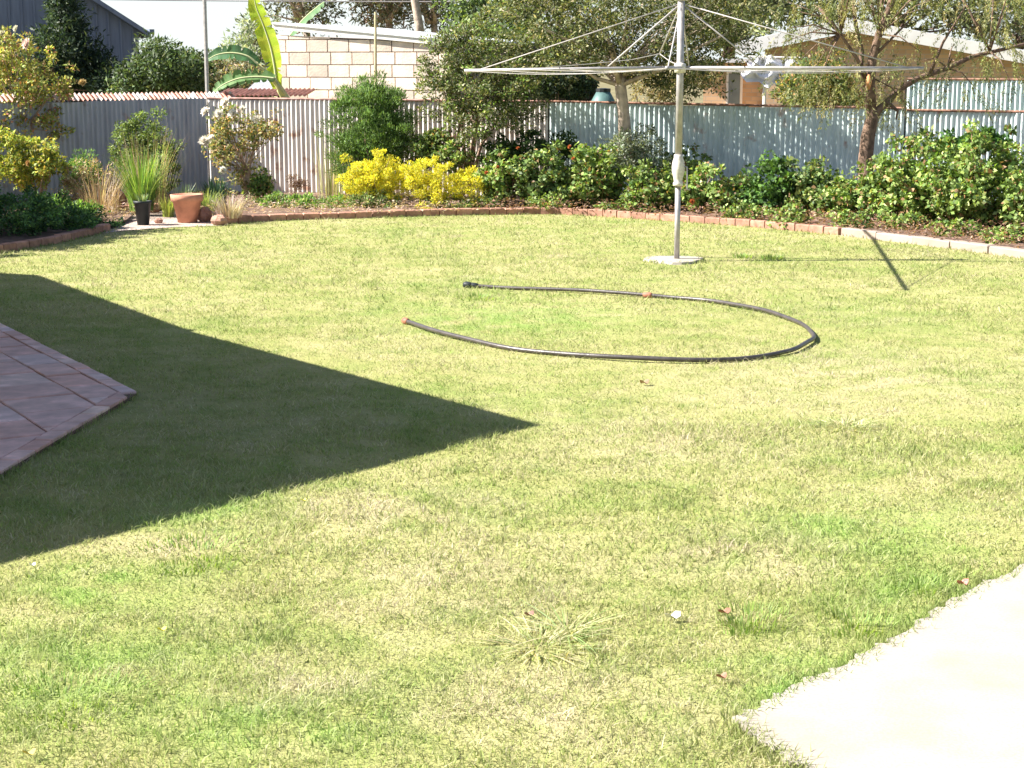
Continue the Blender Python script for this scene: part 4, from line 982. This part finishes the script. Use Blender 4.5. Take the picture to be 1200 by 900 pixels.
# pots
pt = G(168, 264); r_ = empty("black_pot", pt, "small black plastic pot with a young plant on the gravel", "plant pot")
b = MB(); b.lathe((pt.x, pt.y, 0.008), [(.075, 0), (.105, .27), (.118, .275), (.118, .305), (.10, .305), (.098, .27), (.02, .265)], 20); b.build("pot", M_BLACKPOT, r_, True)
blades("", "", "", Vector((pt.x, pt.y, .27)), 60, .08, .17, .8, .016, [(.12, .2, .09), (.3, .36, .2)], .05, part="seedling", extra=r_)
pt = G(220, 261); r_ = empty("terracotta_pot", pt, "broad terracotta pot standing by the end of the brick edging", "plant pot")
b = MB(); b.lathe((pt.x, pt.y, 0.008), [(.125, 0), (.185, .27), (.205, .275), (.215, .36), (.19, .365), (.18, .31), (.02, .30)], 24); b.build("pot", M_TERRA, r_, True)
b = MB(); b.lathe((pt.x, pt.y, .31), [(.178, 0), (.1, .02), (.01, .025)], 16); b.build("potting_soil", M_SOIL, r_, True)
def rock(u_, v_, s_, lab):
    c_ = G(u_, v_); n1, n2_ = 7, 10; vs = []; fs = []
    for i in range(n1):
        th = math.pi * i / (n1 - 1)
        for j in range(n2_):
            ph = 2 * math.pi * j / n2_; rr_ = 1 + random.uniform(-.14, .14)
            vs.append((c_.x + s_[0] * math.sin(th) * math.cos(ph) * rr_, c_.y + s_[1] * math.sin(th) * math.sin(ph) * rr_, max(0, s_[2] * .8 + s_[2] * math.cos(th) * rr_)))
    for i in range(n1 - 1):
        for j in range(n2_): fs.append((i * n2_ + j, (i + 1) * n2_ + j, (i + 1) * n2_ + (j + 1) % n2_, i * n2_ + (j + 1) % n2_))
    b = MB(); b.add(vs, fs); set_props(b.build("rock", M_ROCK, None, False), lab, "rock")
rock(240, 260, (.10, .10, .11), "reddish rock touching the right side of the terracotta pot")
rock(257, 264, (.11, .09, .075), "small reddish rock at the start of the brick edging")
rock(236, 250, (.10, .1, .16), "taller brown rock behind the terracotta pot")
rock(186, 262, (.06, .06, .04), "small dark stone on the gravel between the pots")
rock(140, 246, (.11, .1, .15), "rounded pinkish rock left of the tall grass clump")
eb = [G(118, 256), G(140, 252), G(165, 250), G(200, 249)]
edging("brick_edging", eb, "short inner row of red bricks behind the black pot", M_BRICK, .235, .14, .11)

# ------------------------------------------------------------ banana plant behind the fence corner
bn = empty("banana_plant", (At(335, 115, 27.9).x, 27.9, 0), "banana plant with huge bright leaves beside the block shed", "banana plant")
def banana_leaf(px, Y, width, side, col, tears=0, mat=None, fold=.25, nm="leaf", dyn=0.0):
    pts = [At(u_, v_, Y + dyn * i) for i, (u_, v_) in enumerate(px)]
    fine = []
    for i in range(len(pts) - 1):
        a0, a1, a2, a3 = pts[max(i - 1, 0)], pts[i], pts[i + 1], pts[min(i + 2, len(pts) - 1)]
        for k in range(6):
            s_ = k / 6; fine.append(.5 * ((2 * a1) + (a2 - a0) * s_ + (2 * a0 - 5 * a1 + 4 * a2 - a3) * s_ ** 2 + (3 * a1 - a0 - 3 * a2 + a3) * s_ ** 3))
    fine.append(pts[-1]); n = len(fine); V = []; Cc = []; Q = []; side = Vector(side)
    for sg in (-1, 1):
        tear_set = set(random.sample(range(2, n - 2), min(tears, n - 4)))
        for i in range(n - 1):
            rowi = []
            for e_, j in ((0, i), (1, i + 1)):
                p_ = fine[j]; tn = (fine[min(j + 1, n - 1)] - fine[max(j - 1, 0)]).normalized()
                s_ = side - tn * side.dot(tn); s_.normalize(); nr = tn.cross(s_)
                f_ = j / (n - 1); w_ = width * (math.sin(math.pi * min(1, f_ * .93 + .06)) ** .55) * .5
                if (i in tear_set and e_ == 1) or ((i - 1) in tear_set and e_ == 0): w_ *= .35 if e_ else .9
                rp = .03 * math.sin(j * 1.7) * width
                rowi += [p_, p_ + s_ * sg * w_ * .55 - nr * (fold * w_ * .25) , p_ + s_ * sg * w_ - nr * (fold * w_) + nr * rp]
            b0 = len(V); V += rowi; Q += [(b0, b0 + 3, b0 + 4, b0 + 1), (b0 + 1, b0 + 4, b0 + 5, b0 + 2)]
            Cc += [tuple(c * random.uniform(.92, 1.06) for c in col)] * 6
    V = np.array([tuple(q) for q in V]); me = np_mesh(nm, V, [np.array(Q)], np.array(Cc))
    o = link_mesh(nm, me, LEAF_G, bn)
    b = MB(); b.tube(fine, [lerp(.022, .005, i / (n - 1)) for i in range(n)], 6)
    b.build("midrib", simple("midrib", (.50, .52, .28), .5, .1, 5), o, True); return o
banana_leaf([(325, 104), (322, 80), (317, 55), (308, 28), (300, 8), (296, -14)], 27.9, .34, (1, -.3, .1), (.44, .56, .05), 5, fold=.2)
banana_leaf([(303, 76), (290, 66), (272, 62), (255, 64), (243, 70)], 27.8, .26, (0, .5, .9), (.07, .16, .07), 3)
banana_leaf([(322, 92), (302, 90), (280, 92), (262, 99), (250, 108)], 27.7, .30, (0, .55, .85), (.13, .24, .09), 9)
banana_leaf([(326, 60), (345, 35), (358, 20), (372, 8), (380, 2)], 29.0 + 4.6, .42, (.3, 1, .7), (.10, .20, .08), 2)
b = MB(); b.tube([(At(335, 115, 27.9).x, 27.9, 0), At(336, 118, 27.9), At(326, 100, 27.9), At(312, 84, 27.85), At(300, 73, 27.8)], [.10, .085, .05, .028, .018], 10)
MST = simple("banana_stem", (.48, .45, .22), .6, .25, 6); b.build("stem", MST, bn, True)
b = MB(); b.tube([At(334, 116, 27.9), At(326, 105, 27.9)], [.06, .03], 8); b.build("leaf_stalk", MST, bn, True)
b = MB(); b.tube([At(335, 116, 27.9), At(322, 92, 27.7)], [.05, .02], 8); b.build("leaf_stalk", MST, bn, True)
b = MB(); b.tube([(At(322, 100, 33.4).x, 33.4, 0), At(326, 60, 33.6)], [.11, .04], 8); b.build("stem", MST, bn, True)

# ------------------------------------------------------------ background trees
def bgtree(label, blobs, n, L, W, cols, base_u, trunk_px=None, lumps=200, lump_r=.4, nst=14, rst=.06, mat=M_BARKD, name="background_tree", grp="trees beyond the fences", tr0=.18):
    Y = blobs[0][4]; bpt = Vector((X_at(base_u, Y, 100), Y, 0)); tb_ = MB()
    tp = At(trunk_px[0], trunk_px[1], Y) if trunk_px else At(blobs[0][0], blobs[0][1], Y)
    tb_.tube([bpt, lerp(bpt, tp, .5) + Vector((.15, 0, 0)), tp], [tr0, tr0 * .7, tr0 * .35], 8)
    return leafy(name, label, "tree", blobs, n, L, W, cols, base=bpt, lump_r=lump_r, lumps=lumps, nst=nst, rst=rst, trunk=lerp(bpt, tp, .7), smat=mat, trunk_mb=tb_, crown_name="crown", group=grp, lumpvar=.3)
FAR1 = [(.10, .12, .06, 3), (.16, .18, .09, 3), (.06, .075, .04, 2)]
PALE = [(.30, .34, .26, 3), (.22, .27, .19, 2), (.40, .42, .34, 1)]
bgtree("dark conifer in front of the blue-grey shed", [(85, 72, 22, 40, 40, 1.1), (78, 30, 13, 34, 40, .7), (108, 82, 18, 26, 40, .9), (75, -10, 9, 22, 40, .5)], 9500, .14, .045, DK, 88, lumps=240, lump_r=.3)
bgtree("dark narrow tree between the conifer and the shed edge", [(60, 70, 26, 40, 39, 1.2), (128, 95, 18, 16, 39, .9), (20, 85, 36, 34, 39, 1.1)], 7500, .13, .05, DK, 60, lumps=160, lump_r=.3)
bgtree("dark green bushy tree right of the blue-grey shed", [(192, 85, 30, 30, 38, 1.3), (165, 95, 20, 18, 38, 1.0), (218, 90, 22, 24, 38, 1.0), (192, 72, 20, 14, 38, .8)], 12000, .12, .05, [(.05, .08, .035, 3), (.08, .12, .05, 3), (.13, .16, .08, 1)], 190, lumps=220, lump_r=.28)
bgtree("brownish tree behind the thin mast", [(232, 92, 20, 22, 46, 1.2), (255, 95, 22, 20, 46, 1.2), (290, 98, 30, 18, 46, 1.2)], 7000, .13, .05, [(.26, .20, .13, 2), (.18, .19, .1, 3), (.32, .28, .2, 1)], 240, lumps=120, lump_r=.3)
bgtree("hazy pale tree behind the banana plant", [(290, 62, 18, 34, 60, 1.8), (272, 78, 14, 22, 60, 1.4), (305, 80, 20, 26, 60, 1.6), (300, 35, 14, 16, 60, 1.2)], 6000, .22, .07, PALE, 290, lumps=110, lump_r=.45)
for i, (u_, n_, lab) in enumerate(((355, 3400, "tall sparse gum tree above the left end of the block shed roof"), (452, 6500, "tall reddish gum tree above the middle of the block shed roof"), (505, 4200, "tall dark gum tree with pale limb above the right of the shed roof"))):
    cl = [(.12, .13, .09, 3), (.18, .19, .13, 2), (.22, .15, .12, 2 if i == 1 else .5), (.06, .06, .05, 1)]
    bgtree(lab, [(u_, 5, 34, 26, 55, 2.0), (u_ - 22, -15, 30, 30, 55, 2.0), (u_ + 24, -5, 26, 28, 55, 2.0), (u_, -50, 50, 40, 55, 2.5)], n_, .22, .06, cl, u_, (u_, -30), lumps=100, lump_r=.5, rst=.09, mat=M_BARKP)
b = MB(); b.tube([At(494, 60, 40), At(491, 28, 40), At(486, 0, 40), At(480, -40, 40)], [.12, .10, .09, .07], 8); b.tube([(At(494, 60, 40).x, 40, 0), At(494, 60, 40)], .13, 8)
set_props(b.build("gum_tree", M_BARKP, None, True), "pale bare tree trunk rising behind the block shed roof", "tree")
bgtree("dense tree filling the gap behind the small tree and carport", [(580, 20, 50, 40, 40, 2.0), (640, 60, 50, 30, 38, 1.5), (560, 48, 34, 20, 38, 1.5)], 9000, .15, .07, [(.09, .13, .05, 3), (.18, .24, .08, 2), (.04, .06, .03, 2)], 600, lumps=200, lump_r=.35)
bgtree("light olive tree behind the left side of the brick house", [(850, 20, 60, 44, 44, 2.4), (930, 0, 60, 34, 44, 2.2), (900, -50, 80, 40, 44, 2.4)], 9000, .18, .07, [(.15, .17, .08, 3), (.22, .23, .11, 2), (.06, .075, .035, 2)], 860, lumps=190, lump_r=.45)
bgtree("broad olive tree behind the brick house gable", [(1040, -5, 90, 34, 46, 2.4), (1140, 0, 70, 40, 46, 2.4), (1080, -60, 110, 40, 46, 2.4)], 9000, .18, .07, [(.16, .17, .09, 3), (.24, .24, .13, 2), (.07, .08, .04, 2)], 1060, lumps=190, lump_r=.45)
bgtree("blue-grey tree at the far right behind the house", [(1190, 20, 50, 46, 50, 2.4), (1230, -20, 60, 50, 50, 2.4)], 6000, .2, .08, [(.16, .19, .20, 3), (.24, .26, .28, 2), (.08, .09, .08, 2)], 1200, lumps=120, lump_r=.5)
leafy("garden_shrub", "leafy shrub against the brick house beyond the fence near the forked tree", "shrub", [(955, 90, 28, 30, 30.5, .8), (985, 105, 24, 20, 30.5, .6), (935, 105, 20, 18, 30.5, .6)], 6500, .09, .04, [(.09, .12, .04, 3), (.2, .22, .08, 2), (.42, .26, .12, 1)], lump_r=.16, lumps=130, nst=10, rst=.02)
leafy("garden_shrub", "shadowy shrub seen below the carport roof", "shrub", [(650, 92, 46, 20, 28.9, .5)], 5200, .09, .04, DK, lump_r=.18, lumps=60, nst=8, rst=.02)
leafy("dry_bush", "dry brown bush beyond the fence between olive tree and hoist pole", "bush", [(765, 102, 34, 16, 29.0, .5), (810, 85, 30, 14, 30.0, .5)], 3500, .07, .03, [(.24, .2, .1, 3), (.34, .27, .15, 2), (.12, .12, .05, 2)], lump_r=.14, lumps=70, nst=12, rst=.015)
# overhead wires on two poles outside the view
pw = empty("overhead_power_line", (-30, 48, 0), "overhead wires crossing high behind the block shed", "power line")
for X in (-30, 26):
    b = MB(); b.tube([(X, 48, 0), (X, 48, 5.6)], [.16, .12], 10); b.build("pole", M_BARKD, pw); b = MB(); b.box((X, 48, 5.1), (.1, 1.8, .1)); b.build("crossarm", M_BARKD, pw)
for dy, z_ in ((-.7, At(450, 2, 47.3).z + .35), (.7, At(450, -2, 48.7).z + .45)):
    b = MB(); b.tube([Vector((lerp(-30, 26, k / 24), 48 + dy, z_ + .55 * ((k / 12 - 1) ** 2) - .35)) for k in range(25)], .016, 5); b.build("wire", M_WIRE, pw)

# ------------------------------------------------------------ grass
def lumpy(P, f, seed):
    r_ = np.random.default_rng(seed); s_ = np.zeros(len(P))
    for i in range(9):
        k = r_.normal(size=2) * f * (1 + .35 * i); s_ += np.sin(P[:, 0] * k[0] + P[:, 1] * k[1] + r_.uniform(0, 6.28)) / (1 + .25 * i)
    return s_ / 2.2
def grass_points(y0, y1, dens0, margin=1.0):
    A_ = (y1 - y0) * (2 * (.31 * y1 + margin)); n = int(A_ * dens0)
    P = np.column_stack([rng.uniform(-(.31 * y1 + margin), .31 * y1 + margin, n), rng.uniform(y0, y1, n)])
    P = P[np.abs(P[:, 0]) < .31 * P[:, 1] + margin]
    P = P[~inside(P, SLAB)]; P = P[~inside(P, PATP)]; P = P[~inside(P, BED)]; P = P[~inside(P, [tuple(q[:2]) for q in GRAV])]
    P = P[((P[:, 0] - hb.x) ** 2 + (P[:, 1] - hb.y) ** 2) > .29 ** 2]
    d = .62 + .38 * np.clip(lumpy(P, 5.0, 3) + .4, 0, 1); return P[rng.uniform(0, 1, len(P)) < d]
Vs = []; Fs3 = []; Fs4 = []; Cs = []; base_i = 0
for y0, y1, dens, wd, ht in ((3.9, 6.5, 10500, .0034, .021), (6.5, 9.5, 5600, .0044, .021), (9.5, 14, 2700, .0060, .021), (14, 19, 1400, .0085, .026), (19, 25.5, 800, .011, .026)):
    P = grass_points(y0, y1, dens, 1.9 if y0 < 9 else 1.5); n = len(P)
    hv = np.clip(1 + .35 * lumpy(P, 1.6, 5) + .25 * lumpy(P, 6, 6), .45, 1.9)
    h = ht * hv * rng.uniform(.5, 1.5, n); a_ = rng.uniform(0, 6.283, n); lean = np.abs(rng.normal(.95, .65, n)) * h
    fa = rng.uniform(0, 6.283, n); w_ = wd * rng.uniform(.5, 1.7, n)
    S = np.column_stack([np.cos(fa), np.sin(fa), np.zeros(n)]) * w_[:, None] * .5
    O = np.column_stack([np.cos(a_), np.sin(a_), np.zeros(n)])
    B0 = np.column_stack([P, np.full(n, -.002)]); Mid = B0 + O * (lean * .35)[:, None] + np.array([0, 0, 1.]) * (h * .6)[:, None]
    T_ = B0 + O * lean[:, None] * 1.1 + np.array([0, 0, 1.]) * h[:, None]
    tone = lumpy(P, 2.2, 11)
    br = rng.uniform(.82, 1.18, (n, 1)); C = np.ones((n, 3)) * br
    dry = rng.uniform(0, 1, n) < np.clip(.25 + .22 * tone, .04, .7); C[dry] *= np.array([1.32, 1.2, 1.6])
    grn = (~dry) & (rng.uniform(0, 1, n) < .5); C[grn] *= np.array([.88, 1.02, .72])
    if y0 < 9.5:
        V = np.stack([B0 - S, B0 + S, Mid + S * .8, Mid - S * .8, T_], 1).reshape(-1, 3); I = np.arange(n)[:, None] * 5 + base_i
        Fs4.append(I + np.array([0, 1, 2, 3])); Fs3.append(I + np.array([3, 2, 4])); Cs.append(np.repeat(C, 5, 0)); base_i += n * 5
    else:
        V = np.stack([B0 - S, B0 + S, T_], 1).reshape(-1, 3); I = np.arange(n)[:, None] * 3 + base_i
        Fs3.append(I + np.array([0, 1, 2])); Cs.append(np.repeat(C, 3, 0)); base_i += n * 3
    Vs.append(V)
me = np_mesh("lawn_grass", np.concatenate(Vs), [np.concatenate(Fs4), np.concatenate(Fs3)], np.concatenate(Cs))
o = link_mesh("lawn_grass", me, M_BLADE); o['kind'] = 'stuff'; o['label'] = "short patchy green and straw-coloured lawn grass"
print("grass polys", len(me.polygons))

# tufts and weeds standing out of the lawn
TG = [(.20, .29, .07, 4), (.28, .36, .12, 2), (.12, .19, .05, 1)]
STRAW = [(.42, .40, .23, 3), (.38, .42, .20, 2), (.62, .56, .36, 2), (.24, .32, .12, 2)]
tufts = [((632, 757), 170, .03, .13, 1.8, .007, STRAW, .16, "flattened straw-coloured weed rosette near the bottom centre of the lawn"),
         ((664, 740), 70, .06, .22, 1.9, .006, STRAW, .10, "thin straw-coloured wisps just behind the flattened weed"),
         ((990, 500), 160, .05, .13, 1.8, .008, STRAW, .16, "pale straw weed patch on the lawn right of the hose"),
         ((880, 728), 170, .03, .06, 1.0, .0045, TG, .15, "bright green tuft beside the brown fallen leaf"),
         ((1000, 735), 190, .03, .065, 1.0, .0045, TG, .15, "bright green tuft above the concrete path edge"),
         ((868, 738), 70, .03, .06, .7, .006, TG, .09, "low green tuft left of the bright green tuft"),
         ((1075, 690), 150, .03, .06, 1.0, .0045, TG, .13, "green tuft between the red leaf and the concrete path"),
         ((70, 820), 420, .02, .045, 1.6, .005, TG, .3, "clover-green patch in the near left corner of the lawn"),
         ((230, 650), 380, .02, .045, 1.6, .005, TG, .3, "green patch along the lower shadow edge"),
         ((560, 350), 80, .03, .06, 1.0, .010, TG, .2, "small green patch inside the hose loop near its tap end"),
         ((870, 302), 90, .03, .075, 1.0, .012, TG, .12, "dark tuft just right of the hoist footing"),
         ((905, 303), 90, .03, .075, 1.0, .012, TG, .14, "second dark tuft further right of the hoist footing")]
for px, n_, h0, h1, spd, wd, cl, r_, lab in tufts:
    blades("weed_tuft", lab, "weed", G(*px, .0), n_, h0, h1, spd, wd, cl, r_, droop_=.35, part="leaves", zs=.24 if 'straw' in lab else .8)
# fringe of longer grass along the slab, edging, patio and footing
fr = []
def fringe(pts, dens, nrm_off=.03):
    for i in range(len(pts) - 1):
        a_, c_ = Vector(pts[i][:2]), Vector(pts[i + 1][:2]); L_ = (c_ - a_).length; n_ = int(L_ * dens)
        for _ in range(n_):
            q = a_.lerp(c_, random.random()); fr.append((q.x + random.gauss(0, nrm_off), q.y + random.gauss(0, nrm_off)))
fringe([Vector(q) for q in SLAB[:NEDGE]], 900, .025); fringe(gb, 70, .03); fringe(gp[:5], 35, .02); fringe(gl, 90, .03)
fringe([pc + W2 * 3.5, pc, pc + U * 5], 260, .025)
fringe([Vector((hb.x - .03 + .30 * math.cos(k), hb.y + .31 * math.sin(k))) for k in np.linspace(0, 6.3, 14)], 160, .02)
fr = np.array(fr); n = len(fr); h = rng.uniform(.015, .05, n); a_ = rng.uniform(0, 6.28, n); fa = rng.uniform(0, 6.28, n)
w_ = np.where(fr[:, 1] > 14, .010, .0045); S = np.column_stack([np.cos(fa), np.sin(fa), np.zeros(n)]) * w_[:, None] * .5
O = np.column_stack([np.cos(a_), np.sin(a_), np.zeros(n)]) * (h * rng.uniform(.2, .9, n))[:, None]
B0 = np.column_stack([fr, np.full(n, -.002)]); T_ = B0 + O; T_[:, 2] += h; Mid = B0 + O * .3; Mid[:, 2] += h * .6
V = np.stack([B0 - S, B0 + S, Mid + S * .8, Mid - S * .8, T_], 1).reshape(-1, 3); I = np.arange(n)[:, None] * 5
C = np.repeat(rng.uniform(.6, 1.2, (n, 1)) * np.array([[.9, 1.0, .8]]), 5, 0)
o = link_mesh("edge_grass", np_mesh("edge_grass", V, [I + np.array([0, 1, 2, 3]), I + np.array([3, 2, 4])], C), M_BLADE); o['kind'] = 'stuff'; o['label'] = "longer untrimmed grass along paving, edging and footing"

# fallen leaves and flowers on the lawn
def fallen(px, size, col, lab, name="fallen_leaf", cat="leaf", rz=.5):
    size *= .62; c_ = G(*px, .018); vs = []; n_ = 10
    for i in range(n_):
        q = 2 * math.pi * i / n_; r_ = size * (.5 + .12 * math.cos(2 * q)) * random.uniform(.85, 1.1)
        vs.append((c_.x + r_ * math.cos(q + rz) * 1.1, c_.y + r_ * math.sin(q + rz) * .8, c_.z + .012 + .25 * size * math.sin(q * 2 + 1)))
    vs.append((c_.x, c_.y, c_.z + .004)); b = MB(); b.add(vs, [(i, (i + 1) % n_, n_) for i in range(n_)])
    b.add([(x, y, z - .002) for x, y, z in vs], [((i + 1) % n_, i, n_) for i in range(n_)])
    set_props(b.build(name, simple(name + "_colour", col, .7, .2, 40, bmp=.1)), lab, cat)
fallen((788, 724), .075, (.72, .70, .66), "curled whitish dead leaf on the lawn above the tufts")
fallen((849, 719), .06, (.30, .14, .09), "brown fallen leaf on the lawn next to the green tuft")
fallen((1128, 685), .065, (.62, .22, .20), "pinkish red fallen leaf near the concrete path corner")
fallen((846, 795), .05, (.33, .15, .10), "small brown leaf close to the concrete path edge")
fallen((190, 740), .04, (.75, .66, .12), "yellow dandelion flower in the near left lawn", "dandelion", "flower")
fallen((356, 588), .03, (.72, .68, .16), "tiny yellow flower at the lower edge of the roof shadow", "dandelion", "flower")
fallen((35, 885), .05, (.50, .40, .10), "yellow-brown flower in the bottom left corner of the lawn", "dandelion", "flower")
fallen((38, 664), .035, (.7, .7, .68), "small white scrap at the left end of the roof shadow", "paper_scrap", "scrap")
fallen((755, 449), .09, (.30, .2, .12), "bare brown leaf scrap on the lawn below the hose")
fallen((620, 722), .05, (.24, .13, .10), "dark reddish leaf on the lawn above the flattened weed")
